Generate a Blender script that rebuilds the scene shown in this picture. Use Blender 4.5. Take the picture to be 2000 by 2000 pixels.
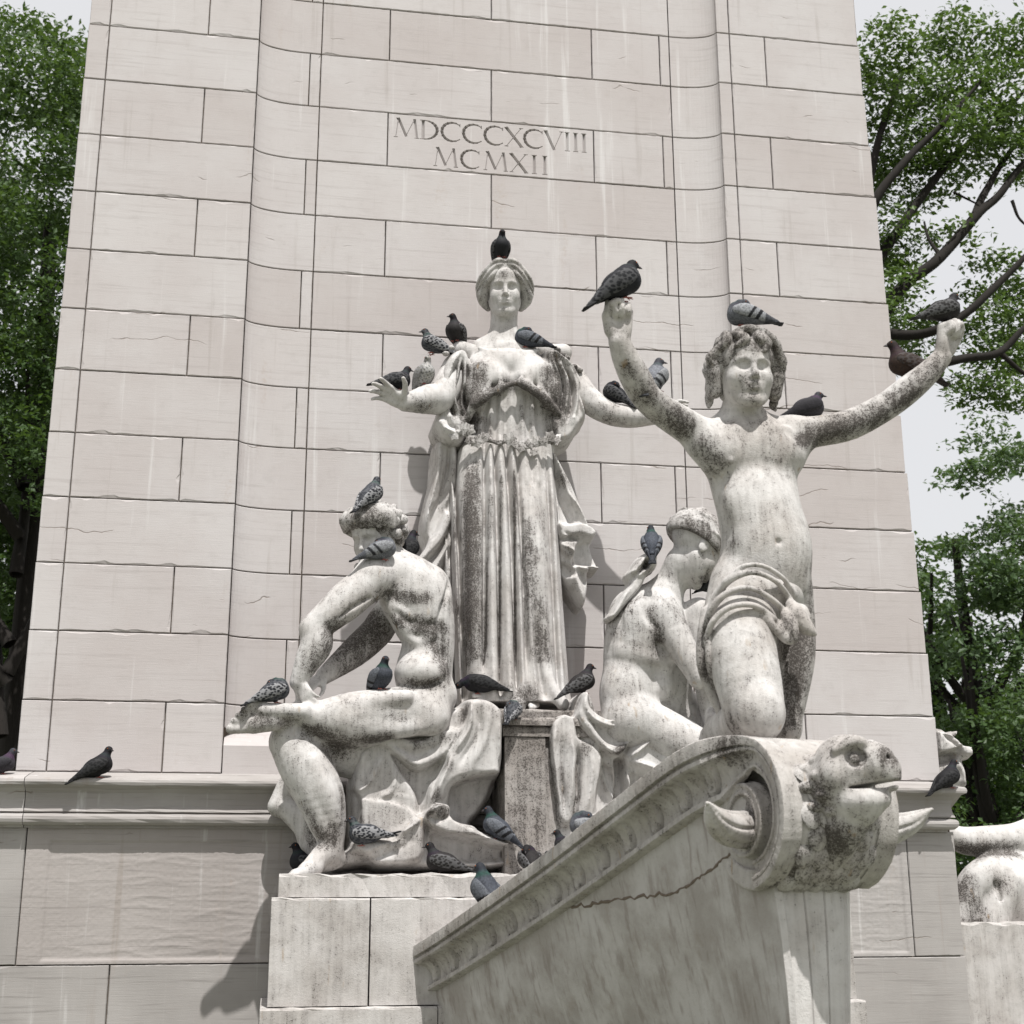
import bpy, bmesh, math, random
import numpy as np
from mathutils import Vector, Matrix

for o in list(bpy.data.objects):
    bpy.data.objects.remove(o)
scene = bpy.context.scene
COL = scene.collection
R_ = math.radians

# ------------------------------------------------------------------ camera
PITCH, YAW, ROLL = R_(15.79), R_(9.50), R_(0.23)
FPX = 2743.3                                   # focal length in pixels of a 2000 px frame (a 50 mm lens)
CAM = np.array([0.0, 0.0, 1.7])
_F = np.array([math.sin(YAW)*math.cos(PITCH), math.cos(YAW)*math.cos(PITCH), math.sin(PITCH)])
_Rv = np.array([math.cos(YAW), -math.sin(YAW), 0.0])
_U = np.array([-math.sin(YAW)*math.sin(PITCH), -math.cos(YAW)*math.sin(PITCH), math.cos(PITCH)])
_XC = math.cos(ROLL)*_Rv - math.sin(ROLL)*_U
_YC = math.sin(ROLL)*_Rv + math.cos(ROLL)*_U
cam = bpy.data.cameras.new('camera')
cam.sensor_width = 36.0
cam.lens = FPX/2000*36.0
cam.clip_start, cam.clip_end = 0.1, 2000
cam.dof.use_dof = True
cam.dof.focus_distance = 11.6
cam.dof.aperture_fstop = 3.2
camo = bpy.data.objects.new('camera', cam)
COL.objects.link(camo)
camo.matrix_world = Matrix(((_XC[0], _YC[0], -_F[0], CAM[0]), (_XC[1], _YC[1], -_F[1], CAM[1]),
                            (_XC[2], _YC[2], -_F[2], CAM[2]), (0, 0, 0, 1)))
scene.camera = camo

# ------------------------------------------------------------------ sky, sun, exposure
SUN_EL, SUN_AZ = R_(64), R_(7)                # azimuth: to the right of the wall's own normal, seen from the front
w = bpy.data.worlds.new('World')
scene.world = w
w.use_nodes = True
nt = w.node_tree
sky = nt.nodes.new('ShaderNodeTexSky')
sky.sky_type = 'NISHITA'
sky.sun_disc = False
sky.sun_elevation = SUN_EL
sky.sun_rotation = math.pi - SUN_AZ
sky.dust_density = 3.0
sky.air_density = 1.2
hz = nt.nodes.new('ShaderNodeMixRGB')
hz.inputs[0].default_value = 0.85
hz.inputs[2].default_value = (7.9, 7.85, 7.9, 1)      # thin bright white cloud over the whole sky
nt.links.new(sky.outputs[0], hz.inputs[1])
bg = nt.nodes['Background']
bg.inputs[1].default_value = 0.10
nt.links.new(hz.outputs[0], bg.inputs[0])
sd = bpy.data.lights.new('sun', 'SUN')
sd.energy = 5.0
sd.angle = R_(0.6)
sd.color = (1.0, 0.975, 0.94)
so = bpy.data.objects.new('sun', sd)
COL.objects.link(so)
_sv = Vector((math.sin(SUN_AZ)*math.cos(SUN_EL), -math.cos(SUN_AZ)*math.cos(SUN_EL), math.sin(SUN_EL)))
so.rotation_euler = _sv.to_track_quat('Z', 'Y').to_euler()
so.location = (4, -8, 18)
scene.view_settings.view_transform = 'Standard'
scene.view_settings.look = 'None'
scene.view_settings.exposure = 0.16
scene.view_settings.gamma = 1.0
scene.view_settings.use_curve_mapping = False

# ------------------------------------------------------------------ helpers
def P(u, v, Y):
    """world point on the plane at depth Y that belongs to a measured point (u, v) of the survey photograph"""
    d = _F + (u-1000)/FPX*_XC - (v-1000)/FPX*_YC
    return CAM + d*(Y/d[1])

def mpp(Y):
    return Y/0.955/FPX                          # metres per survey pixel at depth Y

class View:
    """one enlarged survey crop: turns its own pixel numbers and radii into world points and metres"""
    def __init__(s, x0, y0, w, dy=0.0): s.x0, s.y0, s.k, s.dy = x0, y0, w/1932.0, dy
    def __call__(s, x, y, Y): return P(s.x0+x*s.k, s.y0+y*s.k, Y+s.dy)
    def r(s, px, Y): return px*s.k*mpp(Y+s.dy)

def link(o, parent=None):
    COL.objects.link(o)
    if parent is not None: o.parent = parent
    return o

def tag(o, label=None, cat=None, group=None, kind=None):
    if label: o['label'] = label
    if cat: o['category'] = cat
    if group: o['group'] = group
    if kind: o['kind'] = kind
    return o

def thing(name, label, cat, loc=(0, 0, 0), group=None):
    o = bpy.data.objects.new(name, None)
    o.empty_display_size = 0.1
    o.location = loc
    link(o)
    return tag(o, label, cat, group)

def np_mesh(name, V, Fq, smooth=True):
    """mesh from numpy vertices and quads or triangles"""
    V = np.asarray(V, np.float32); Fq = np.asarray(Fq, np.int32)
    me = bpy.data.meshes.new(name)
    n = Fq.shape[1]
    me.vertices.add(len(V)); me.vertices.foreach_set('co', V.ravel())
    me.loops.add(Fq.size); me.loops.foreach_set('vertex_index', Fq.ravel())
    me.polygons.add(len(Fq))
    me.polygons.foreach_set('loop_start', np.arange(0, Fq.size, n, dtype=np.int32))
    me.polygons.foreach_set('loop_total', np.full(len(Fq), n, np.int32))
    me.polygons.foreach_set('use_smooth', np.full(len(Fq), smooth))
    me.update(calc_edges=True)
    return me

def put(name, me, mat, parent=None, base=(0, 0, 0)):
    o = bpy.data.objects.new(name, me)
    if mat is not None:
        me.materials.clear(); me.materials.append(mat)
    return link(o, parent)

def poly_obj(name, verts, faces, mat, parent=None, smooth=False):
    me = bpy.data.meshes.new(name)
    me.from_pydata([tuple(v) for v in verts], [], faces)
    me.update()
    if smooth: me.polygons.foreach_set('use_smooth', [True]*len(me.polygons))
    return put(name, me, mat, parent)

def nrm(v): v = np.asarray(v, float); return v/np.linalg.norm(v)

def crom(pts, n=8):
    """Catmull-Rom resampling of a polyline of any dimension"""
    p = np.asarray(pts, float)
    if len(p) < 3: 
        t = np.linspace(0, 1, n+1)[:, None]; return p[0]*(1-t)+p[-1]*t
    q = np.vstack([2*p[0]-p[1], p, 2*p[-1]-p[-2]])
    out = []
    for i in range(len(p)-1):
        a, b, c, d = q[i:i+4]
        for t in np.linspace(0, 1, n, endpoint=False):
            out.append(.5*((2*b)+(c-a)*t+(2*a-5*b+4*c-d)*t*t+(3*b-a-3*c+d)*t**3))
    out.append(p[-1])
    return np.array(out)

# ------------------------------------------------------------------ sculpting: implicit surfaces on a grid
class Sculpt:
    def __init__(s, h): s.h, s.ops, s.M = h, [], None
    def frame(s, o=None, R=None, sc=1.0):
        s.M = None if o is None else (np.asarray(o, float), np.asarray(R, float), float(sc))
    def _w(s, p):
        p = np.asarray(p, float)
        if s.M is None: return p
        o, R, sc = s.M
        return o + sc*(R @ p)
    def _r(s, r): return r if s.M is None else r*s.M[2]
    # --- primitives
    def tube(s, pts, rad, k=0.03, op='u', flat=None, n=0):
        """chain of tapering capsules; flat=(axis, factor) thins it along an axis"""
        pts = [s._w(p) for p in pts]; rad = list(rad) if np.ndim(rad) else [rad]*len(pts)
        rad = [s._r(r) for r in rad]; k = s._r(k)
        if n and len(pts) > 2:
            q = crom([list(p)+[r] for p, r in zip(pts, rad)], n); pts, rad = list(q[:, :3]), list(q[:, 3])
        if flat is not None:
            ax = nrm(flat[0]) if s.M is None else nrm(s.M[1] @ np.asarray(flat[0], float)); flat = (ax, flat[1])
        s.ops.append(('t', np.array(pts, float), np.array(rad, float), k, op, flat))
        return s
    def ell(s, c, r, k=0.03, op='u', R=None):
        c = s._w(c); RR = np.eye(3) if R is None else np.asarray(R, float)
        if s.M is not None: RR = s.M[1] @ RR
        r = np.array(r if np.ndim(r) else [r]*3, float)
        s.ops.append(('e', np.array(c, float), np.array([s._r(x) for x in r]), s._r(k), op, RR))
        return s
    def fn(s, f, lo, hi, k=0.03, op='u'):
        s.ops.append(('f', f, (np.array(lo, float), np.array(hi, float)), k, op, None)); return s
    # --- evaluation
    def build(s, pad=None):
        h = s.h
        B = []
        for t in s.ops:
            m = t[3] + 3*h
            if t[0] == 't': r = t[2].max()+m; B.append((t[1].min(0)-r, t[1].max(0)+r))
            elif t[0] == 'e': r = t[2].max()+m; B.append((t[1]-r, t[1]+r))
            else: B.append((t[2][0]-m, t[2][1]+m))
        ub = [b for b, t in zip(B, s.ops) if t[4] == 'u']
        lo = np.min([b[0] for b in ub], 0); hi = np.max([b[1] for b in ub], 0)
        N = np.ceil((hi-lo)/h).astype(int)+2
        ax = [(lo[i]+h*np.arange(N[i])).astype(np.float32) for i in range(3)]
        D = np.full(tuple(N), 1.0, np.float32)
        def blend(sl, d, k, op):
            a = D[sl]
            if op == 'u':
                if k > 0:
                    hh = np.maximum(k-np.abs(a-d), 0); D[sl] = np.minimum(a, d)-hh*hh*(0.25/k)
                else: D[sl] = np.minimum(a, d)
            else:
                if k > 0:
                    hh = np.maximum(k-np.abs(a+d), 0); D[sl] = np.maximum(a, -d)+hh*hh*(0.25/k)
                else: D[sl] = np.maximum(a, -d)
        def block(b0, b1):
            i0 = np.clip(np.floor((b0-lo)/h).astype(int), 0, N-1); i1 = np.clip(np.ceil((b1-lo)/h).astype(int)+1, 1, N)
            if (i1 <= i0).any(): return None
            sl = tuple(slice(a, b) for a, b in zip(i0, i1))
            return sl, ax[0][sl[0]][:, None, None], ax[1][sl[1]][None, :, None], ax[2][sl[2]][None, None, :]
        for t, b in zip(s.ops, B):
            k, op = t[3], t[4]
            if t[0] == 't':
                pts, rad, flat = t[1], t[2], t[5]
                if len(pts) == 1: pts = np.vstack([pts, pts+[0, 0, 1e-5]]); rad = np.array([rad[0]]*2)
                blk = block(*b)
                if blk is None: continue
                if len(pts) == 2: tgt = None
                else: tgt = np.full(D[blk[0]].shape, 1.0, np.float32)
                o0 = [q.start for q in blk[0]]
                for i in range(len(pts)-1):
                    a, c, ra, rc = pts[i], pts[i+1], rad[i], rad[i+1]
                    m = max(ra, rc)+k+3*h
                    bb = block(np.minimum(a, c)-m, np.maximum(a, c)+m)
                    if bb is None: continue
                    sl, X, Y, Z = bb
                    x, y, z = X-a[0], Y-a[1], Z-a[2]; e = c-a
                    if flat is not None:
                        w_, f = flat; g = (1/f-1)
                        pw = (x*w_[0]+y*w_[1]+z*w_[2])*g
                        x, y, z = x+pw*w_[0], y+pw*w_[1], z+pw*w_[2]
                        e = e+g*np.dot(e, w_)*w_
                    L2 = float(e@e)+1e-12
                    tt = np.clip((x*e[0]+y*e[1]+z*e[2])/L2, 0, 1)
                    d = np.sqrt((x-tt*e[0])**2+(y-tt*e[1])**2+(z-tt*e[2])**2)-(ra+(rc-ra)*tt)
                    if flat is not None: d = d*(0.5+0.5*flat[1])
                    d = d.astype(np.float32)
                    if tgt is None: blend(sl, d, k, op)
                    else:
                        s2 = tuple(slice(q.start-o, q.stop-o) for q, o in zip(sl, o0))
                        tgt[s2] = np.minimum(tgt[s2], d)
                if tgt is not None: blend(blk[0], tgt, k, op)
            elif t[0] == 'e':
                c, r, RR = t[1], t[2], t[5]
                E = np.abs(RR) @ (r+0) + k + 3*h
                blk = block(c-E, c+E)
                if blk is None: continue
                sl, X, Y, Z = blk
                x, y, z = X-c[0], Y-c[1], Z-c[2]
                q = [(x*RR[0, j]+y*RR[1, j]+z*RR[2, j]) for j in range(3)]
                k0 = np.sqrt((q[0]/r[0])**2+(q[1]/r[1])**2+(q[2]/r[2])**2)
                k1 = np.sqrt((q[0]/r[0]**2)**2+(q[1]/r[1]**2)**2+(q[2]/r[2]**2)**2)+1e-9
                d = np.where(k0 < 1e-4, -r.min(), k0*(k0-1)/k1).astype(np.float32)
                blend(sl, d, k, op)
            else:
                blk = block(*b)
                if blk is None: continue
                sl, X, Y, Z = blk
                blend(sl, np.broadcast_to(t[1](X, Y, Z), D[sl].shape).astype(np.float32), k, op)
        s.D, s.lo = D, lo
        return s._nets(D, lo, h)
    def _nets(s, D, lo, h):
        S = D < 0
        c = np.zeros(tuple(n-1 for n in D.shape), np.uint8)
        for i in (0, 1):
            for j in (0, 1):
                for k in (0, 1):
                    c += S[i:S.shape[0]-1+i, j:S.shape[1]-1+j, k:S.shape[2]-1+k]
        act = (c > 0) & (c < 8)
        I = np.argwhere(act)
        ids = np.full(c.shape, -1, np.int32); ids[act] = np.arange(len(I), dtype=np.int32)
        off = np.array([(i, j, k) for i in (0, 1) for j in (0, 1) for k in (0, 1)])
        val = [D[I[:, 0]+o[0], I[:, 1]+o[1], I[:, 2]+o[2]] for o in off]
        acc = np.zeros((len(I), 3)); cnt = np.zeros(len(I))
        for a in range(8):
            for b in range(a+1, 8):
                if np.abs(off[a]-off[b]).sum() != 1: continue
                va, vb = val[a], val[b]
                m = (va < 0) != (vb < 0)
                t = np.where(m, va/np.where(m, va-vb, 1), 0)[:, None]
                acc += np.where(m[:, None], off[a]+(off[b]-off[a])*t, 0); cnt += m
        V = lo+h*(I+acc/cnt[:, None])
        Q = []
        for axis in range(3):
            sl0 = [slice(None)]*3; sl1 = [slice(None)]*3
            sl0[axis] = slice(0, -1); sl1[axis] = slice(1, None)
            A, Bv = S[tuple(sl0)], S[tuple(sl1)]
            E = np.argwhere(A != Bv)
            flip = A[E[:, 0], E[:, 1], E[:, 2]]
            o1, o2 = [i for i in range(3) if i != axis]
            ok = (E[:, o1] > 0) & (E[:, o2] > 0) & (E[:, o1] < D.shape[o1]-1) & (E[:, o2] < D.shape[o2]-1)
            E, flip = E[ok], flip[ok]
            def cell(d1, d2):
                q = E.copy(); q[:, o1] += d1; q[:, o2] += d2; return ids[q[:, 0], q[:, 1], q[:, 2]]
            q = np.stack([cell(-1, -1), cell(0, -1), cell(0, 0), cell(-1, 0)], 1)
            if axis == 1: flip = ~flip
            q[~flip] = q[~flip][:, ::-1]
            Q.append(q)
        Q = np.vstack(Q)
        return V, Q

def relax(V, Q, n=1, lam=0.5):
    """light smoothing of a quad mesh"""
    for _ in range(n):
        acc = np.zeros_like(V); cnt = np.zeros(len(V))
        for i in range(4):
            a, b = Q[:, i], Q[:, (i+1) % 4]
            for j in range(3):
                acc[:, j] += np.bincount(a, V[b, j], len(V))+np.bincount(b, V[a, j], len(V))
            cnt += np.bincount(a, minlength=len(V))+np.bincount(b, minlength=len(V))
        V = V+lam*(acc/np.maximum(cnt, 1)[:, None]-V)
    return V

def grime_attr(me, Vw, blobs, base=0.0):
    """where old soot stains sit on the stone: patches (centre, radius, strength)"""
    g = np.full(len(Vw), base, np.float32)
    for bl in blobs:
        if len(bl) == 3: c, r, a = bl; d = np.linalg.norm(Vw-np.asarray(c), axis=1)/r
        else:
            c, e, r, a = bl; e = np.asarray(e)-c; t = np.clip((Vw-c)@e/(e@e), 0, 1)
            d = np.linalg.norm(Vw-c-t[:, None]*e, axis=1)/r
        g = np.maximum(g, 1.12*a*np.exp(-(0.80*d)**2))
    at = me.attributes.new('grime', 'FLOAT', 'POINT')
    at.data.foreach_set('value', g)

def finish(sc, name, mat, parent, base, blobs=(), g0=0.0, sm=1, wob=0.0):
    V, Q = sc.build()
    if sm: V = relax(V, Q, sm)
    me = np_mesh(name, V-np.asarray(base), Q)
    grime_attr(me, V, blobs, g0)
    return put(name, me, mat, parent)

def basis(z, x=(1, 0, 0)):
    z = nrm(z); x = np.asarray(x, float); x = nrm(x-z*(x@z)); return np.stack([x, np.cross(z, x), z], 1)

def face_frame(fwd, up=(0, 0, 1)):
    """columns: right-hand side of the viewer facing it, forward, up"""
    f = nrm(fwd); u = np.asarray(up, float); u = nrm(u-f*(u@f)); x = np.cross(f, u); return np.stack([x, f, u], 1)

def loft(rows, nu=6, nv=6, thick=0.03, close=False):
    """smooth cloth sheet through rows of control points, with real thickness"""
    G = np.array([crom(r, nu) for r in rows])
    G = np.stack([crom(G[:, j], nv) for j in range(G.shape[1])], 1)
    a, b = G.shape[:2]
    du = np.gradient(G, axis=1); dv = np.gradient(G, axis=0)
    Nn = np.cross(du, dv); Nn /= np.linalg.norm(Nn, axis=2, keepdims=True)+1e-9
    V = np.vstack([(G+Nn*thick/2).reshape(-1, 3), (G-Nn*thick/2).reshape(-1, 3)])
    i, j = np.meshgrid(np.arange(a-1), np.arange(b-1), indexing='ij')
    q = np.stack([i*b+j, i*b+j+1, (i+1)*b+j+1, (i+1)*b+j], -1).reshape(-1, 4)
    Q = [q, q[:, ::-1]+a*b]
    rim = list(range(b))+[r*b+b-1 for r in range(1, a)]+[(a-1)*b+c for c in range(b-2, -1, -1)]+[r*b for r in range(a-2, 0, -1)]
    rim = np.array(rim); nx = np.roll(rim, -1)
    Q.append(np.stack([rim, rim+a*b, nx+a*b, nx], 1))
    return V, np.vstack(Q)

def cloth(name, rows, mat, parent, base, blobs=(), g0=0.0, thick=0.03, nu=6, nv=6):
    V, Q = loft(rows, nu, nv, thick)
    me = np_mesh(name, V-np.asarray(base), Q)
    grime_attr(me, V, blobs, g0)
    return put(name, me, mat, parent)
# ------------------------------------------------------------------ materials
class NT:
    def __init__(s, name):
        s.m = bpy.data.materials.new(name); s.m.use_nodes = True; s.t = s.m.node_tree
        s.b = s.t.nodes['Principled BSDF']
    def n(s, kind, **kw):
        o = s.t.nodes.new('ShaderNode'+kind)
        for k, v in kw.items():
            if k[0] == 'i' and k[1:].isdigit(): s.set(o.inputs[int(k[1:])], v)
            elif k in ('A', 'B', 'Fac', 'Scale', 'Detail', 'Roughness', 'Vector', 'Strength', 'Distance', 'Height', 'Randomness', 'Distortion'): s.set(o.inputs[k], v)
            else: setattr(o, k, v)
        return o
    def set(s, sock, v):
        if isinstance(v, bpy.types.NodeSocket): s.t.links.new(v, sock)
        elif hasattr(v, 'outputs'): s.t.links.new(v.outputs[0], sock)
        else: sock.default_value = v
    def math(s, op, a, b=0.0, clamp=False): return s.n('Math', operation=op, use_clamp=clamp, i0=a, i1=b).outputs[0]
    def noise(s, vec, scale, detail=4, rough=0.55, dist=0.0): return s.n('TexNoise', Vector=vec, Scale=scale, Detail=detail, Roughness=rough, Distortion=dist).outputs[0]
    def ramp(s, fac, lo, hi, inv=False):
        return s.n('MapRange', interpolation_type='SMOOTHSTEP', i0=fac, i1=lo, i2=hi, i3=1.0 if inv else 0.0, i4=0.0 if inv else 1.0).outputs[0]
    def mix(s, fac, a, b, mode='MIX'):
        o = s.n('Mix', data_type='RGBA', blend_type=mode)
        s.set(o.inputs[0], fac); s.set(o.inputs[6], a if not isinstance(a, tuple) else a+(1,)); s.set(o.inputs[7], b if not isinstance(b, tuple) else b+(1,))
        return o.outputs[2]
    def pos(s, scale=(1, 1, 1), obj=False):
        g = s.n('TexCoord').outputs['Object'] if obj else s.n('NewGeometry').outputs['Position']
        if scale == (1, 1, 1): return g
        return s.n('Mapping', i0=g, i3=scale).outputs[0]
    def done(s, col, rough=0.8, bump=None, bs=0.3, bd=0.01, spec=0.25):
        s.set(s.b.inputs['Base Color'], col); s.set(s.b.inputs['Roughness'], rough); s.b.inputs['Specular IOR Level'].default_value = spec
        if bump is not None:
            bm = s.n('Bump', Strength=bs, Distance=bd, Height=bump); s.t.links.new(bm.outputs[0], s.b.inputs['Normal'])
        return s.m

def mat_marble(name, base=(0.575, 0.562, 0.55), warm=(0.485, 0.46, 0.44), soot=(0.055, 0.048, 0.043), gain=1.0, film=0.8, lvl0=0.0):
    t = NT(name); p = t.pos()
    g = t.n('Attribute', attribute_name='grime').outputs['Fac']
    big = t.noise(p, 2.6, 4, 0.6); mid = t.noise(p, 11.0, 4, 0.65, 0.5)
    fine = t.noise(p, 150.0, 2, 0.7); fine2 = t.noise(p, 60.0, 3, 0.7)
    streak = t.noise(t.pos((34, 34, 2.2)), 1.0, 3, 0.6)
    col = t.mix(t.ramp(big, 0.35, 0.68), base, warm)
    # how dirty the stone is here
    lvl = t.math('ADD', t.math('MULTIPLY', g, gain), t.math('MULTIPLY', t.math('SUBTRACT', mid, 0.46), 0.95))
    lvl = t.math('ADD', lvl, t.math('MULTIPLY', t.math('SUBTRACT', big, 0.46), 0.55))
    lvl = t.math('ADD', lvl, t.math('MULTIPLY', t.math('SUBTRACT', streak, 0.5), 0.75))
    if lvl0: lvl = t.math('ADD', lvl, lvl0)
    soft = t.ramp(lvl, 0.04, 1.10)
    col = t.mix(t.math('MULTIPLY', soft, film), col, (0.150, 0.136, 0.127))
    sp = t.math('ADD', t.math('MULTIPLY', fine, 0.58), t.math('MULTIPLY', fine2, 0.42))
    thr = t.math('SUBTRACT', 0.655, t.math('MULTIPLY', t.ramp(lvl, 0.0, 1.15), 0.225))
    spk = t.ramp(t.math('SUBTRACT', sp, thr), -0.02, 0.05)
    col = t.mix(t.math('MULTIPLY', spk, 0.92), col, soot)
    ochre = t.ramp(t.noise(t.pos((17, 17, 4)), 1.0, 2, 0.5), 0.69, 0.78)
    col = t.mix(t.math('MULTIPLY', ochre, 0.40), col, (0.28, 0.18, 0.08))
    hgt = t.math('ADD', t.math('MULTIPLY', fine2, 0.6), t.math('MULTIPLY', fine, 0.4))
    return t.done(col, 0.82, hgt, 0.45, 0.012)

def mat_wall(name, base=(0.440, 0.408, 0.400), pale=(0.485, 0.462, 0.457), dark=(0.335, 0.306, 0.297), stain=0.35):
    t = NT(name); p = t.pos()
    oi = t.n('ObjectInfo').outputs['Random']
    strata = t.noise(t.pos((1.3, 1.3, 34)), 1.0, 5, 0.6, 0.25)
    fstr = t.noise(t.pos((6, 6, 130)), 1.0, 3, 0.6)
    big = t.noise(p, 1.1, 4, 0.6); mid = t.noise(p, 6.0, 5, 0.65); fine = t.noise(p, 120.0, 3, 0.7)
    vst = t.noise(t.pos((9, 9, 0.42)), 1.0, 4, 0.6)
    col = t.mix(t.ramp(big, 0.3, 0.7), base, pale)
    col = t.mix(t.math('MULTIPLY', t.ramp(oi, 0.55, 1.0), 0.38), col, (0.365, 0.322, 0.306))
    col = t.mix(t.math('MULTIPLY', t.ramp(oi, 0.0, 0.35, True), 0.35), col, (0.50, 0.475, 0.465))
    col = t.mix(t.math('MULTIPLY', t.ramp(strata, 0.52, 0.75), 0.45), col, dark)
    col = t.mix(t.math('MULTIPLY', t.ramp(fstr, 0.58, 0.75), 0.35), col, (0.34, 0.30, 0.28))
    col = t.mix(t.math('MULTIPLY', t.ramp(mid, 0.5, 0.8), 0.30), col, (0.32, 0.295, 0.28))
    col = t.mix(t.math('MULTIPLY', t.ramp(vst, 0.60, 0.74), 0.50), col, (0.62, 0.61, 0.605))
    col = t.mix(t.math('MULTIPLY', t.ramp(vst, 0.28, 0.40, True), stain), col, (0.30, 0.27, 0.25))
    rust = t.math('MULTIPLY', t.ramp(t.noise(t.pos((5, 5, .9)), 1.0, 3, .6), .62, .74), t.ramp(t.noise(p, 30, 3, .6), .4, .7))
    col = t.mix(t.math('MULTIPLY', rust, .22), col, (.30, .21, .14))
    # hair cracks along the bedding
    cr = t.n('TexWave', wave_type='BANDS', bands_direction='Z', Vector=p, Scale=1.1, Distortion=4.0, Detail=4.0)
    cr.inputs['Detail Scale'].default_value = 1.6
    line = t.math('MULTIPLY', t.ramp(cr.outputs[1], 0.0, 0.004, True), t.ramp(t.noise(p, 1.3, 3, 0.6), 0.60, 0.64))
    col = t.mix(t.math('MULTIPLY', line, 0.7), col, (0.16, 0.13, 0.11))
    col = t.mix(t.math('MULTIPLY', t.ramp(fine, 0.62, 0.75), 0.35), col, (0.30, 0.27, 0.25))
    hgt = t.math('ADD', t.math('MULTIPLY', fstr, 0.5), t.math('ADD', t.math('MULTIPLY', fine, 0.4), t.math('MULTIPLY', line, -1.2)))
    return t.done(col, 0.85, hgt, 0.30, 0.008)

M_WALL = mat_wall('pink_grey_ashlar')
M_BASE = mat_wall('weathered_base_stone', (0.285, 0.268, 0.257), (0.36, 0.342, 0.33), (0.13, 0.12, 0.112), 0.85)
M_MARBLE = mat_marble('weathered_marble', lvl0=0.11)
M_LEDGE = mat_wall('grimy_ledge_stone', (0.30, 0.28, 0.268), (0.37, 0.352, 0.34), (0.12, 0.11, 0.102), 0.9)
M_MARBLE_FRONT = mat_marble('soiled_marble', (0.55, 0.535, 0.52), (0.44, 0.41, 0.385), film=0.88, lvl0=0.14)
M_PLINTH = mat_marble('plinth_stone', (0.50, 0.48, 0.465), (0.41, 0.385, 0.365), lvl0=0.24)
M_PIER = mat_marble('sooty_pier_stone', (0.42, 0.395, 0.375), (0.31, 0.28, 0.255), lvl0=0.55, film=.85)
def mat_mortar():
    t = NT('old_mortar'); n = t.noise(t.pos(), 40, 4, 0.7)
    return t.done(t.mix(n, (0.07, 0.055, 0.045), (0.22, 0.18, 0.145)), 0.95)
M_MORTAR = mat_mortar()
def mat_plain(name, col, rough=0.6, spec=0.3, var=0.25, scale=12):
    t = NT(name); n = t.noise(t.pos(), scale, 4, 0.6)
    c = t.mix(n, tuple(x*(1-var) for x in col), tuple(min(1, x*(1+var)) for x in col))
    return t.done(c, rough, spec=spec)
# ------------------------------------------------------------------ the pylon: ashlar blocks, coves, inscription
rng = np.random.RandomState(7)
ZC = [2.79+0.581*k for k in range(-1, 17)]              # course lines, ZC[1] is the foot of the wall
ZC[0] = 2.6
YW, YP = 12.0, 12.15                                     # face of the wings, face of the sunk panel
GAP = 0.0048
pylon = thing('stone_pylon', 'tall tapering pylon of pinkish grey stone blocks with carved numerals behind the statues', 'monument', (1.85, 12.6, 2.6))
PB = np.array(pylon.location)

def edge_pts(a, b, rough, chips, step=0.045):
    """points along one side of a block, uneven as broken arrises are; offset is positive into the block"""
    L = np.hypot(b[0]-a[0], b[1]-a[1]); n = max(2, int(L/step))
    t = np.linspace(0, 1, n, endpoint=False)
    off = np.abs(rng.normal(0, rough, n)); off[0] = 0.002
    for _ in range(rng.poisson(chips*L)):
        c = rng.uniform(0.05, 0.95); wd = rng.uniform(0.02, 0.13)/L
        off = np.maximum(off, rng.uniform(.008, .034)*np.clip(1.2-np.abs(t-c)/wd, 0, 1)*rng.uniform(.6, 1, n))
    return t, off

def ashlar(name, x0, x1, z0, z1, Y, depth=0.16, chips=0.7, mat=None, parent=None, base=None, rough=0.0024):
    """one squared stone: flat face, uneven chipped arrises, sides running back into the joint"""
    x0, x1, z0, z1 = x0+GAP, x1-GAP, z0+GAP, z1-GAP
    Y = Y+rng.uniform(-.002, .002)
    cs = [(x0, z0), (x1, z0), (x1, z1), (x0, z1)]
    nr = [(0, 1), (-1, 0), (0, -1), (1, 0)]
    fr, ou = [], []
    for i in range(4):
        a, b = cs[i], cs[(i+1) % 4]
        t, off = edge_pts(a, b, rough, chips*(1.6 if i in (0, 2) else 0.8))
        for tt, o in zip(t, off):
            px, pz = a[0]+(b[0]-a[0])*tt, a[1]+(b[1]-a[1])*tt
            ou.append((px, pz)); q = .004+o
            if tt == 0: q = .004; fr.append((px+q*(nr[i][0]+nr[i-1][0]), pz+q*(nr[i][1]+nr[i-1][1])))
            else: fr.append((px+nr[i][0]*q, pz+nr[i][1]*q))
    n = len(fr)
    V = [(x, Y, z) for x, z in fr]+[(x, Y+.006+rng.uniform(0, .004), z) for x, z in ou]+[(x, Y+depth, z) for x, z in ou]
    Fc = [list(range(n))]
    for i in range(n):
        j = (i+1) % n
        Fc += [[i, n+i, n+j, j], [n+i, 2*n+i, 2*n+j, n+j]]
    pb = PB if base is None else base
    return poly_obj(name, [np.array(v)-pb for v in V], Fc, mat or M_WALL, parent or pylon)

def xl(z): return -2.034-.0095*(8.6-z)/1.0*0.8
def xr(z): return 5.745+.030*(8.6-z)

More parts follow.
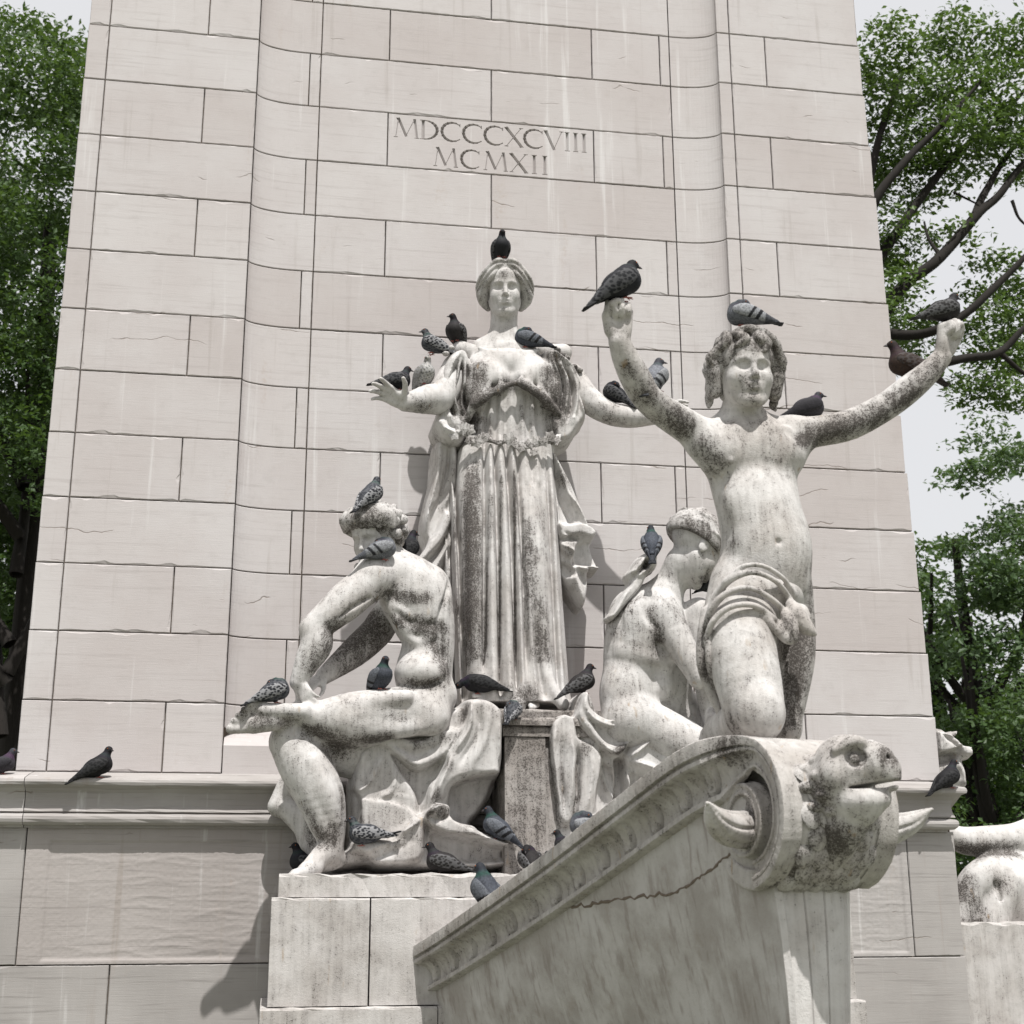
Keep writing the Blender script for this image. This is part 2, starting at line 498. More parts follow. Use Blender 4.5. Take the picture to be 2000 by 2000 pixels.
def strip_stone(name, prof, z0, z1, parent, mat, base, gap=GAP):
    """stone whose face follows a moulded profile in plan"""
    prof = [tuple(p) for p in prof]; n = len(prof)
    zz = [z0+gap, z0+gap+.005, z1-gap-.005, z1-gap]
    V, Fc = [], []
    for r, z in enumerate(zz):
        for i, (x, y) in enumerate(prof):
            V.append((x, y+(.006 if r in (0, 3) else 0)+rng.uniform(0, .0015), z))
    for r in range(3):
        for i in range(n-1):
            Fc.append([r*n+i, r*n+i+1, (r+1)*n+i+1, (r+1)*n+i])
    b0 = len(V)
    V += [(x, 12.4, zz[0]) for x, y in prof]+[(x, 12.4, zz[3]) for x, y in prof]
    for i in range(n-1):
        Fc.append([b0+i, b0+i+1, i+1, i]); Fc.append([3*n+i, 3*n+i+1, b0+n+i+1, b0+n+i])
    Fc.append([b0, 0, n, 2*n, 3*n, b0+n]); Fc.append([b0+n-1, b0+2*n-1, 3*n+n-1, 2*n+n-1, n+n-1, n-1])
    return poly_obj(name, [np.array(v)-base for v in V], Fc, mat, parent, smooth=False)

# the rubble core shows only as dark mortar between the stones
core = [(-2.0, 12.045), (-.47, 12.045), (-.47, 12.05), (-.30, 12.2), (4.0, 12.2), (4.17, 12.05), (4.17, 12.045), (5.70, 12.045), (5.70, 14.6), (-2.0, 14.6)]
V = [np.array((x, y, z))-PB for z in (2.5, 12.0) for x, y in core]
n = len(core)
poly_obj('mortar', V, [list(range(n))[::-1], list(range(n, 2*n))]+[[i, (i+1) % n, n+(i+1) % n, n+i] for i in range(n)], M_MORTAR, pylon)

NC = len(ZC)-1
XE, XCV, XG = -0.437, -0.015, 0.159                       # left cove: arris, end of curve, groove
XGR, XER = 3.690, 4.150                                   # right groove, right arris
t = np.linspace(0, math.pi/2, 13)
cove_l = [(XCV+(XE-XCV)*math.cos(a), YW+(YP-YW)*math.sin(a)) for a in t]
cove_r = [(XGR+.02+(XER-XGR-.02)*(1-math.cos(a)), YP-(YP-YW)*math.sin(a)) for a in np.linspace(0, math.pi/2, 13)]
cove_r = [(XER-(XER-XGR-.05)*math.cos(a), YW+(YP-YW)*math.sin(a)) for a in t][::-1]
cove_r = [(2*XER-(XER-XGR-.05)*0-x if False else x, y) for x, y in cove_r]
cove_r = [(XGR+.05+(XER-XGR-.05)*math.cos(a), YW+(YP-YW)*math.sin(a)) for a in t][::-1]
for k in range(0, NC):
    z0, z1 = ZC[k], ZC[k+1]; i = 10-k                      # course number counted down from the inscription
    zm = (z0+z1)/2; odd = (k % 2 == 1)
    ch = 1.0 if k in (1, 2, 3, 4, 5) else 0.55
    # left wing
    ashlar('block', xl(zm), -1.833, z0, z1, YW, 0.5, ch)
    if odd:
        ashlar('block', -1.833, -0.92, z0, z1, YW, chips=ch*1.5); ashlar('block', -0.92, XE, z0, z1, YW, chips=ch)
    else:
        ashlar('block', -1.833, XE, z0, z1, YW, chips=ch*1.4)
    # left cove and the narrow strip beside it
    if k >= 1:
        zz0 = z0 if k > 1 else 3.17
        if odd:
            strip_stone('cove_block', [(XE+GAP, YW)]+cove_l[1:]+[(XG-GAP, YP)], zz0, z1, pylon, M_WALL, PB)
        else:
            strip_stone('cove_block', [(XE+GAP, YW)]+cove_l[1:]+[(0.052-GAP, YP)], zz0, z1, pylon, M_WALL, PB)
            ashlar('block', 0.052, XG, zz0, z1, YP)
    # sunk panel
    jo = (0.825, 2.873) if odd else (1.842,)
    xs = [XG]+list(jo)+[3.585 if odd else XGR]
    for a, b in zip(xs[:-1], xs[1:]):
        o = ashlar('block', a, b, z0, z1, YP, chips=ch)
        if k == 11 and abs(a-0.825) < .01: INSC = o
    if odd: ashlar('block', 3.585, XGR, z0, z1, YP)
    # right cove, right wing
    strip_stone('cove_block', [(XGR+GAP, YP)]+cove_r+[], z0, z1, pylon, M_WALL, PB)
    ashlar('block', XER, 4.29, z0, z1, YW)
    if odd:
        ashlar('block', 4.29, 4.665, z0, z1, YW); ashlar('block', 4.665, xr(zm), z0, z1, YW, 0.5, ch)
    else:
        ashlar('block', 4.29, xr(zm), z0, z1, YW, 0.5, ch)
# foot of the left cove: a flush stone with a weathered slope
sl = [(XE+GAP, 11.998, 2.62), (XG-GAP, 11.998, 2.62), (XG-GAP, 11.998, 3.02), (XE+GAP, 11.998, 3.02), (XE+GAP, 12.16, 3.172), (XG-GAP, 12.16, 3.172), (XE+GAP, 12.3, 2.62), (XG-GAP, 12.3, 2.62)]
poly_obj('sill', [np.array(v)-PB for v in sl], [[0, 1, 2, 3], [3, 2, 5, 4], [0, 3, 4, 6], [1, 7, 5, 2], [0, 6, 7, 1], [4, 5, 7, 6]], M_WALL, pylon)

# inscription: V-cut Roman capitals, cut out of the stone
def strokes(ch):
    T, t_ = .115, .045                                       # thick and thin strokes, cap height 1
    if ch == 'I': return [((.5*.3, 0), (.15, 1), T)]+[((.04, 0), (.26, 0), t_), ((.04, 1), (.26, 1), t_)], .30
    if ch == 'V': return [((0, 1), (.40, 0), T), ((.40, 0), (.80, 1), t_), ((-.08, 1), (.1, 1), t_), ((.70, 1), (.88, 1), t_)], .80
    if ch == 'X': return [((0, 1), (.75, 0), T), ((0.02, 0), (.73, 1), t_), ((-.08, 1), (.1, 1), t_), ((.65, 1), (.82, 1), t_), ((-.06, 0), (.1, 0), t_), ((.66, 0), (.84, 0), t_)], .78
    if ch == 'M': return [((.16, 1), (.04, 0), t_), ((.14, 1), (.52, .06), T), ((.52, .06), (.92, 1), t_), ((.92, 1), (1.04, 0), T*.9), ((-.04, 0), (.12, 0), t_), ((.95, 0), (1.13, 0), t_), ((.06, 1), (.18, 1), t_)], 1.08
    arc = [(.52+.52*math.cos(a), .5+.5*math.sin(a)) for a in np.linspace(R_(48), R_(312), 13)]
    if ch == 'C': return [(arc[i], arc[i+1], t_+(T-t_)*math.sin(math.pi*(i+.5)/12)) for i in range(12)]+[((.87, .80), (.87, .95), t_)], .92
    arc = [(.22+.60*math.cos(a), .5+.5*math.sin(a)) for a in np.linspace(R_(90), R_(-90), 11)]
    return [((.14, 0), (.14, 1), T)]+[(arc[i], arc[i+1], t_+(T-t_)*math.sin(math.pi*(i+.5)/10)) for i in range(10)]+[((0, 0), (.24, 0), t_), ((0, 1), (.24, 1), t_)], .92
def cutter(text, xa, xb, z0, hgt, bm):
    ws = [strokes(c) for c in text]; tot = sum(w_ for _, w_ in ws)*hgt
    gapx = (xb-xa-tot)/(len(text)-1); x = xa
    for S_, w_ in ws:
        for (a, b, tk) in S_:
            A = np.array((x+a[0]*hgt, z0+a[1]*hgt)); B = np.array((x+b[0]*hgt, z0+b[1]*hgt)); d = nrm(B-A); nn = np.array((-d[1], d[0]))
            hw = tk*hgt*.5+rng.uniform(0, .0006); A = A-d*.003; B = B+d*.003
            vs = []
            for p_ in (A, B):
                for off, yy in ((-hw*2, YP-.010), (hw*2, YP-.010), (0, YP+hw*2.2)):
                    q = p_+nn*off*(1 if yy < YP else 0); vs.append(bm.verts.new((q[0], yy, q[1])))
            for f in ((0, 1, 2), (5, 4, 3), (0, 3, 4, 1), (1, 4, 5, 2), (2, 5, 3, 0)): bm.faces.new([vs[i] for i in f])
        x += w_*hgt+gapx
bmc = bmesh.new()
cutter('MDCCCXCVIII', 0.895, 2.805, 8.925, 0.205, bmc)
cutter('MCMXII', 1.285, 2.405, 8.645, 0.200, bmc)
bmesh.ops.recalc_face_normals(bmc, faces=bmc.faces)
cme = bpy.data.meshes.new('cut'); bmc.to_mesh(cme); bmc.free()
cut = bpy.data.objects.new('cut', cme); cut.location = -PB; COL.objects.link(cut); cut.location = (0, 0, 0)
bpy.context.view_layer.update()
md = INSC.modifiers.new('b', 'BOOLEAN'); md.operation = 'DIFFERENCE'; md.solver = 'EXACT'; md.use_self = True; md.object = cut
bpy.context.view_layer.update()
dg = bpy.context.evaluated_depsgraph_get()
nm = bpy.data.meshes.new_from_object(INSC.evaluated_get(dg))
INSC.modifiers.clear(); INSC.data = nm
bpy.data.objects.remove(cut)
INSC.name = 'inscribed_block'; INSC['label'] = 'block carved with the numerals MDCCCXCVIII MCMXII'

# ------------------------------------------------------------------ the base with its moulded ledge
base_ = thing('monument_base', 'long stone base with moulded ledge running under the pylon', 'pedestal', (1.5, 12.2, 0))
BB = np.array(base_.location)
PROF = [(12.03, 2.792), (11.80, 2.752), (11.60, 2.705), (11.59, 2.695), (11.585, 2.675), (11.592, 2.655), (11.615, 2.645), (11.655, 2.63), (11.685, 2.60), (11.695, 2.55), (11.69, 2.50), (11.675, 2.462),
        (11.672, 2.452), (11.70, 2.448), (11.70, 2.440), (11.668, 2.434), (11.655, 2.415), (11.652, 2.395), (11.660, 2.37), (11.685, 2.353), (11.735, 2.348), (11.735, 2.33), (12.03, 2.33)]
def ledge(x0, x1, ret=False):
    V, Fc, n = [], [], len(PROF)
    nx = max(2, int((x1-x0)/.12))
    for i in range(nx+1):
        x = x0+(x1-x0)*i/nx
        for j, (y, z) in enumerate(PROF):
            xx = x
            if ret and i == nx: xx = x1-(y-11.585)*1.0 if y < 11.75 else x1-.15
            V.append((xx, y+rng.normal(0, .0015), z+rng.normal(0, .0012)*(j not in (0, 22))))
    for i in range(nx):
        for j in range(n-1): Fc.append([i*n+j, i*n+j+1, (i+1)*n+j+1, (i+1)*n+j])
    Fc += [list(range(n))[::-1], [nx*n+j for j in range(n)]]
    return poly_obj('ledge_stone', [np.array(v)-BB for v in V], Fc, M_LEDGE, base_)
for a, b in ((-6.4, -4.2), (-4.2+.006, -1.93), (-1.93+.006, 0.6), (0.6+.006, 3.2), (3.2+.006, 5.1)): ledge(a, b)
ledge(5.1+.006, 5.94, True)
YB = 11.76
def bblock(x0, x1, z0, z1): return ashlar('block', x0, x1, z0, z1, YB, .4, .5, M_BASE, base_, BB)
for a, b in ((-6.4, -4.3), (-4.3, -1.90), (2.0, 4.2), (5.42, 5.87)): bblock(a, b, 1.30, 2.338)
for a, b in ((-6.4, -3.6), (-3.6, -1.2), (-1.2, 1.2), (1.2, 3.6), (3.6, 5.88)): bblock(a, b, 0.66, 1.30); bblock(a, b, 0.0, 0.66)
Vc = [np.array(v)-BB for v in [(-6.35, 11.8, 0), (5.85, 11.8, 0), (5.85, 14.8, 0), (-6.35, 14.8, 0), (-6.35, 11.8, 2.60), (5.85, 11.8, 2.60), (5.85, 14.8, 2.60), (-6.35, 14.8, 2.60)]]
poly_obj('core', Vc, [[0, 1, 5, 4], [1, 2, 6, 5], [2, 3, 7, 6], [3, 0, 4, 7], [4, 5, 6, 7]], M_MORTAR, base_)
# panels carved in low relief: sea waves, a leaping dolphin
def relief(name, x0, x1, z0, z1, seed, dolphin=True):
    nx, nz = int((x1-x0)/.011), int((z1-z0)/.011)
    X, Z = np.meshgrid(np.linspace(x0+GAP, x1-GAP, nx), np.linspace(z0+GAP, z1-GAP, nz), indexing='ij')
    a, b = (X-x0)/(x1-x0), (Z-z0)/(z1-z0)
    inn = np.clip(np.minimum(np.minimum(a-.045, .955-a)*(x1-x0), np.minimum(b-.03, .90-b)*(z1-z0))/.012, 0, 1)
    H = -.012*inn
    r = np.random.RandomState(seed)
    for q in range(22):
        zc = z0+(z1-z0)*(.04+.036*q); ph = r.uniform(0, 6); fr = r.uniform(5, 9); ce = r.uniform(.2, .8); wd = r.uniform(.12, .4)
        line = zc+.016*np.sin(X*fr+ph)+.008*np.sin(X*fr*2.3+ph*2)
        H = H+inn*.0022*np.exp(-((Z-line)/.012)**2)*np.exp(-((a-ce)/wd)**4)
    if dolphin:
        cx, cz, rr = x0+(x1-x0)*.60, z0+(z1-z0)*.34, .40
        d = np.hypot(X-cx, (Z-cz)*1.0); th = np.arctan2(Z-cz, X-cx)
        wdt = .02+.10*np.clip(1-np.abs(th-1.2)/2.2, 0, 1)
        H = H+inn*.010*np.sqrt(np.clip(1-((d-rr)/wdt)**2, 0, 1))*(th > -.35)
        H = H+inn*.012*np.exp(-(((X-cx-.38)/.05)**2+((Z-cz-.02)/.035)**2))
    H = H+r.normal(0, .0008, H.shape)
    V = np.stack([X, YB-H-.0005, Z], -1).reshape(-1, 3)
    i, j = np.meshgrid(np.arange(nx-1), np.arange(nz-1), indexing='ij')
    Q = np.stack([i*nz+j, (i+1)*nz+j, (i+1)*nz+j+1, i*nz+j+1], -1).reshape(-1, 4)
    me = np_mesh(name, V-BB, Q)
    return put(name, me, M_BASE, base_)
relief('relief_panel', -1.90, 2.0, 1.30, 2.338, 3)
relief('relief_panel', 4.2, 5.42, 1.30, 2.338, 5, False)

# ------------------------------------------------------------------ plinth that carries the statues, and the woman's pier
plinth = thing('statue_plinth', 'stepped stone plinth under the seated figures', 'plinth', (2.2, 10.6, 0))
LB = np.array(plinth.location)
def rough_box(name, x0, x1, y0, y1, z0, z1, mat, parent, b, bev=.025, nj=.006, step=.07):
    """a worn squared stone: rounded top arris, uneven front"""
    ys = [y0]; n = max(2, int((x1-x0)/step)); V = []
    prof = [(y1, z0), (y0, z0), (y0, z1-bev), (y0+bev*.35, z1-bev*.35), (y0+bev, z1), (y1, z1)]
    m = len(prof)
    for i in range(n+1):
        x = x0+(x1-x0)*i/n
        for j, (y, z) in enumerate(prof):
            e = 1 if j in (2, 3, 4) else .4
            V.append((x+rng.normal(0, nj)*.5*(0 < i < n), y+rng.normal(0, nj)*e*(j not in (0, 5)), z+rng.normal(0, nj)*e*(j in (2, 3, 4))))
    Fc = [[i*m+j, i*m+(j+1) % m, (i+1)*m+(j+1) % m, (i+1)*m+j] for i in range(n) for j in range(m)]
    Fc = [f[::-1] for f in Fc]+[list(range(m)), [n*m+j for j in range(m)][::-1]]
    return poly_obj(name, [np.array(v)-b for v in V], Fc, mat, parent)
ZP = P(700, 1706, 10.55)[2]                                  # top of the plinth
rough_box('slab', P(545, 1720, 10.55)[0], 1.60, 10.55, 11.75, ZP-.165, ZP, M_PLINTH, plinth, LB)
rough_box('slab', 1.606, 4.3, 10.57, 11.75, ZP-.165, ZP, M_PLINTH, plinth, LB)
x_ = P(530, 1770, 10.5)[0]
for a, b in ((x_, P(722, 1770, 10.5)[0]), (P(722, 1770, 10.5)[0]+.012, 1.85), (1.857, 4.35)):
    rough_box('block', a, b, 10.50, 11.75, 1.05, ZP-.172, M_PLINTH, plinth, LB, .015, .003)
for a, b in ((x_-.05, 1.2), (1.207, 2.6), (2.607, 4.4)):
    rough_box('block', a, b, 10.45, 11.75, 0.0, 1.042, M_PLINTH, plinth, LB, .015, .003)
pier = thing('stone_pier', 'square stone pier with moulded cap under the standing woman statue', 'pedestal', (1.95, 11.3, ZP))
QB = np.array(pier.location)
ZF = P(1040, 1388, 11.15)[2]                                 # where the woman stands
xa, xb = P(986, 1550, 10.95)[0], P(1066, 1550, 10.95)[0]
rough_box('shaft', xa, xb, 10.95, 11.75, ZP, ZF-.235, M_PIER, pier, QB, .012, .002)
rough_box('shaft', xb+.006, xb+.36, 10.98, 11.75, ZP, ZF-.235, M_PIER, pier, QB, .012, .002)
rough_box('moulding', xa-.015, xb+.38, 10.94, 11.75, ZF-.232, ZF-.150, M_PIER, pier, QB, .02, .002)
rough_box('moulding', xa-.03, xb+.39, 10.91, 11.75, ZF-.147, ZF-.085, M_PIER, pier, QB, .025, .002)
rough_box('cap', xa-.33, xb+.5, 11.05, 12.1, ZF-.082, ZF, M_PIER, pier, QB, .02, .003)
# ------------------------------------------------------------------ anatomy shared by the statues
DY = 0.48                                                     # how far the woman stands back towards the wall
vA, vB, vC = View(650, 430, 700, DY), View(1100, 460, 820), View(430, 880, 700, DY)
vD, vE, vF = View(1000, 960, 650), View(980, 1380, 1010), View(480, 1280, 650)

def head(sc, c, H, fwd, up=(0, 0, 1), child=0.0, eyes=True):
    """a head with brow, eyes, nose, mouth, jaw and ears; H is chin to crown"""
    sc.frame(c, face_frame(fwd, up), H)
    sc.ell((0, -.07, .15), (.325, .41, .35), .05)
    sc.ell((0, .075, -.10), (.258+.028*child, .265, .375-.012*child), .08)
    sc.tube([(-.205, .0, -.20), (-.115, .185, -.385), (0, .255, -.425), (.115, .185, -.385), (.205, .0, -.20)], [.072, .066, .072, .066, .072], .10, n=3)
    for s_ in (-1, 1):
        sc.ell((s_*.150, .195, -.125), (.095+.026*child, .105+.012*child, .125), .08)          # cheek
    sc.ell((0, .215, .20), (.235, .12, .17), .09)                                # forehead
    sc.tube([(-.215, .225, .058), (-.12, .312, .082), (0, .310, .068), (.12, .312, .082), (.215, .225, .058)], [.030, .040, .044, .040, .030], .04, n=3)
    for s_ in (-1, 1):
        sc.ell((s_*.122, .375, -.002), (.096, .125, .066), .030, 's')              # socket
    if eyes:
        for s_ in (-1, 1):
            sc.ell((s_*.120, .234, -.006), (.072, .062, .052), .010)                  # eyeball
            sc.tube([(s_*.050, .260, -.010), (s_*.085, .286, .026), (s_*.135, .283, .029), (s_*.192, .238, .0)], [.008, .014, .014, .010], .012, n=3)
            sc.tube([(s_*.052, .260, -.018), (s_*.115, .277, -.044), (s_*.188, .238, -.013)], [.008, .010, .008], .016, n=3)
    sc.tube([(0, .310, .085), (0, .352, -.02), (0, .393, -.130)], [.032, .034, .042], .03)
    sc.ell((0, .395, -.140), (.040, .040, .036), .02)
    for s_ in (-1, 1): sc.ell((s_*.042, .345, -.150), (.026, .042, .027), .018)
    sc.ell((0, .275, -.265), (.115, .070, .090), .07)                              # muzzle
    sc.tube([(-.092, .298, -.255), (-.035, .347, -.238), (0, .342, -.245), (.035, .347, -.238), (.092, .298, -.255)], [.010, .030, .026, .030, .010], .012, n=3)
    sc.tube([(-.078, .298, -.276), (0, .342, -.297), (.078, .298, -.276)], [.013, .040, .013], .014, n=4)
    sc.tube([(-.100, .320, -.259), (-.035, .376, -.262), (0, .372, -.268), (.035, .376, -.262), (.100, .320, -.259)], [.007, .013, .013, .013, .007], .008, 's', n=3)
    sc.ell((0, .365, -.345), (.080, .050, .026), .05, 's')
    sc.ell((0, .270, -.415), (.060, .055, .050), .06)                              # chin
    for s_ in (-1, 1):
        sc.ell((s_*.312, -.03, -.04), (.028, .075, .115), .03)
        sc.ell((s_*.345, .005, -.02), (.020, .040, .06), .02, 's')
        sc.ell((s_*.020, .385, -.180), (.013, .018, .010), .008, 's')               # nostril
    sc.frame()

def hand(sc, W, along, back, L, side=1, curl=(.25, .35, .25), spread=.10, thumb=(0.6, .25), k=.010, fist=False):
    """palm and five unequal jointed fingers; along = towards the fingertips, back = out of the back of the hand"""
    y = nrm(along); z = np.asarray(back, float); z = nrm(z-y*(z@y)); x = np.cross(y, z)*side
    q = lambda a, b, c: np.asarray(W)+L*(x*a+y*b+z*c)
    kn = [(.155, .47, .02), (.055, .50, .03), (-.045, .48, .025), (-.135, .43, .01)]
    sc.tube([q(0, -.05, 0), q(0, .12, 0)], [.105*L, .12*L], k*3, flat=(z, .72))
    for a, b, c in kn: sc.tube([q(a*.45, .08, 0), q(a, b, c)], [.085*L, .068*L], k*2)
    sc.ell(q(.12, .20, -.05), (.09*L, .13*L, .075*L), k*3, R=np.stack([x, y, z], 1))   # ball of the thumb
    sc.ell(q(-.11, .22, -.04), (.06*L, .15*L, .06*L), k*3, R=np.stack([x, y, z], 1))
    fpaths = []
    for (a, b, c), ln, rd, sp in zip(kn, (.43, .48, .45, .35), (.053, .056, .052, .046), (1.2, .25, -.7, -1.7)):
        p = q(a, b, c); an = 0; pts, rr = [p], [rd*L*1.12]
        for seg, cu, rf in zip((.45, .31, .24), curl, (1.0, .92, .78)):
            an += cu
            d = y*math.cos(an)-z*math.sin(an)+x*sp*spread
            p = p+nrm(d)*ln*seg*L; pts.append(p); rr.append(rd*L*rf)
        sc.tube(pts, rr, k); fpaths.append(pts)
    if fist:
        sc.ell(q(0, .40, -.13), (.17*L, .13*L, .12*L), k*2, R=np.stack([x, y, z], 1))
        sc.tube([q(.14, .12, -.05), q(.19, .33, -.13), q(.10, .47, -.22), q(.0, .50, -.25)], [.085*L, .07*L, .062*L, .05*L], k*1.2)
        for i in range(3):                                      # the clefts between the closed fingers
            m = [(a+b)/2 for a, b in zip(fpaths[i], fpaths[i+1])]; c_ = sum(m)/len(m)
            sc.tube([a+nrm(a-c_)*.045*L for a in m], .016*L, .010, 's')
        return
    p = q(.13, .13, -.03); an = thumb[0]; pts, rr = [p], [.085*L]
    for seg, rf in zip((.20, .17, .13), (.068, .058, .046)):
        d = x*math.sin(an)+y*math.cos(an)-z*thumb[1]
        p = p+nrm(d)*seg*L; pts.append(p); rr.append(rf*L); an -= .28
    sc.tube(pts, rr, k*1.5)

def foot(sc, A, along, down, L, side=1, k=.012):
    """ankle at A; heel, arch, instep and five toes"""
    y = nrm(along); z = -np.asarray(down, float); z = nrm(z-y*(z@y)); x = np.cross(y, z)*side
    q = lambda a, b, c: np.asarray(A)+L*(x*a+y*b+z*c)
    sc.tube([q(0, -.02, 0), q(.02, .20, -.10), q(.03, .42, -.20)], [.16*L, .14*L, .10*L], k*3)
    sc.ell(q(0, -.14, -.17), (.12*L, .15*L, .13*L), k*4, R=np.stack([x, y, z], 1))
    sc.tube([q(-.06, -.05, -.23), q(-.08, .42, -.25)], [.09*L, .085*L], k*3)
    sc.tube([q(.06, .30, -.22), q(.08, .52, -.23)], [.10*L, .105*L], k*3)
    for a, b0, ln, rd in ((.115, .56, .22, .066), (.035, .58, .17, .047), (-.03, .55, .15, .043), (-.09, .51, .13, .040), (-.145, .46, .11, .038)):
        sc.tube([q(a, b0-.05, -.23), q(a*1.05, b0+ln*.5, -.225), q(a*1.05, b0+ln, -.265)], [rd*L, rd*L*.95, rd*L*.9], k)
    sc.ell(q(.10, -.02, -.02), .06*L, k*2); sc.ell(q(-.10, -.03, -.04), .06*L, k*2)

def strand(sc, pts, r, k, n=4): sc.tube(pts, r, k, n=n)

# ------------------------------------------------------------------ carved cloth: a solid front modelled by folds, flaps and hollows
def poly_sd(x, y, poly):
    """signed distance to a closed outline, negative inside"""
    P0 = np.array(poly, float); P1 = np.roll(P0, -1, 0)
    d = np.full(x.shape, 1e9, np.float32); ins = np.zeros(x.shape, bool)
    for (ax, ay), (bx, by) in zip(P0, P1):
        ex, ey = bx-ax, by-ay; wx, wy = x-ax, y-ay
        t = np.clip((wx*ex+wy*ey)/(ex*ex+ey*ey+1e-9), 0, 1)
        d = np.minimum(d, (wx-ex*t)**2+(wy-ey*t)**2)
        c = ((ay <= y) & (by > y)) | ((by <= y) & (ay > y))
        with np.errstate(divide='ignore', invalid='ignore'):
            ins ^= c & (x < ax+(y-ay)*ex/np.where(ey == 0, 1e-9, ey))
    d = np.sqrt(d); return np.where(ins, -d, d)

def line_d(x, y, pts):
    """distance to a smooth curve and which side of it one is on"""
    q = crom(pts, 6); d = np.full(x.shape, 1e9, np.float32); sg = np.zeros(x.shape, np.float32); tt = np.zeros(x.shape, np.float32)
    n = len(q)-1
    for i in range(n):
        (ax, ay), (bx, by) = q[i], q[i+1]
        ex, ey = bx-ax, by-ay; wx, wy = x-ax, y-ay
        t = np.clip((wx*ex+wy*ey)/(ex*ex+ey*ey+1e-9), 0, 1)
        dd = np.hypot(wx-ex*t, wy-ey*t); m = dd < d
        d = np.where(m, dd, d); sg = np.where(m, np.sign(ex*wy-ey*wx), sg); tt = np.where(m, (i+t)/n, tt)
    return d, sg, tt

def relief_cloth(sc, v, outline, Y0, Yb, edge, patches=(), ridges=(), wrinkle=0.0, seed=1, k=.02, smooth_outline=True):
    """patches: (polygon, depth, softness); ridges: (curve, height, width, lean). Depths in metres, + is away from the viewer."""
    if smooth_outline: outline = crom(list(outline)+[outline[0]], 4)[:-1]
    W = np.array([v(x, y, Y0) for x, y in outline]); lo, hi = W.min(0)-.06, W.max(0)+.06
    cache = {}
    def f(X, Y, Z):
        x, z = X[:, 0, 0].astype(float), Z[0, 0].astype(float)
        xx, zz = np.meshgrid(x, z, indexing='ij')
        y0 = Y0+v.dy
        dx, dy_, dz = xx-CAM[0], y0-CAM[1], zz-CAM[2]
        t = dx*_F[0]+dy_*_F[1]+dz*_F[2]
        u = ((1000+FPX*(dx*_XC[0]+dy_*_XC[1]+dz*_XC[2])/t)-v.x0)/v.k; w_ = ((1000-FPX*(dx*_YC[0]+dy_*_YC[1]+dz*_YC[2])/t)-v.y0)/v.k
        u, w_ = u.astype(np.float32), w_.astype(np.float32)
        rs = np.random.RandomState(seed)
        wob = 5*np.sin(u*.021+1.3*np.sin(w_*.017))+4*np.sin(w_*.027+1.1*np.sin(u*.023))
        sd = poly_sd(u, w_, outline)
        H = np.zeros_like(u)
        for pg, dep, soft in patches:
            s_ = np.clip(.5-poly_sd(u+wob*.5, w_+wob*.5, crom(list(pg)+[pg[0]], 3)[:-1])/(2*soft), 0, 1); H += dep*s_*s_*(3-2*s_)
        for rg in ridges:
            d, sg, tt = line_d(u+wob*.6, w_-wob*.6, rg[0]); lean = rg[3] if len(rg) > 3 else 0
            wd = rg[2]*(1+lean*sg); e = np.clip(np.minimum(tt, 1-tt)*5, 0, 1)
            H += rg[1]*np.exp(-(d/wd)**1.6)*(.25+.75*e)
        if wrinkle:
            for _ in range(40):
                a = rs.uniform(0, math.pi); L = rs.uniform(25, 70); cx, cy = rs.uniform(u.min(), u.max()), rs.uniform(w_.min(), w_.max())
                p = (u-cx)*math.cos(a)+(w_-cy)*math.sin(a); q = -(u-cx)*math.sin(a)+(w_-cy)*math.cos(a)+p*p*rs.uniform(-.004, .004)
                H += rs.uniform(-1, 1)*wrinkle*np.exp(-(p/L)**2-(q/rs.uniform(8, 16))**2)
        ins = np.clip(-sd/edge, 0, 1)
        yf = y0+H+(Yb+v.dy-y0)*(1-np.sqrt(1-(1-ins)**2))
        px_m = v.k*mpp(y0)
        front = (yf[:, None, :]-Y)*.75
        return np.maximum(np.maximum(front, Y-(Yb+v.dy)), (sd*px_m)[:, None, :]*.9)
    dmin = min([0]+[p[1] for p in patches])+min([0]+[r[1] for r in ridges])*1.6-.05
    sc.fn(f, (lo[0], Y0+v.dy+dmin, lo[2]), (hi[0], Yb+v.dy+.02, hi[2]), k)
# ------------------------------------------------------------------ standing woman in a long gown
woman = thing('standing_woman_statue', 'standing marble woman in a long belted gown, arms held out, against the pylon', 'statue', tuple(vA(960, 2595, 11.1)))
WB = np.array(woman.location)
def gk(v, lst):
    return [(v(*q[:3]), q[3], q[4]) if len(q) == 5 else (v(q[0], q[1], q[2]), v(q[3], q[4], q[2]), q[5], q[6]) for q in lst]
px = vA.r(1, 11.2)
HW = 322*px; hc = vA(927, 388, 11.20)
WF = (-.13, -1, -.13)
sc = Sculpt(.0094)
head(sc, hc, HW, WF)
sc.tube([vA(925, 480, 11.27), vA(920, 620, 11.29), vA(925, 700, 11.29)], [76*px, 78*px, 110*px], .05)
sc.tube([vA(925, 640, 11.28), vA(800, 690, 11.30)], [60*px, 55*px], .08); sc.tube([vA(925, 640, 11.28), vA(1060, 690, 11.30)], [60*px, 55*px], .08)
sc.ell(vA(940, 760, 11.25), (.34, .17, .17), .08)
# her right arm comes forward, hand spread
sc.tube([vA(670, 800, 11.25), vA(585, 950, 11.08), vA(520, 965, 11.0), vA(390, 985, 10.86)], [85*px, 84*px, 82*px, 47*px], .03, n=4)
hand(sc, vA(384, 985, 10.85), vA(255, 915, 10.72)-vA(384, 985, 10.85), (-.1, .70, .65), 240*px, -1, (.05, .30, .30), .20, (1.15, .15))
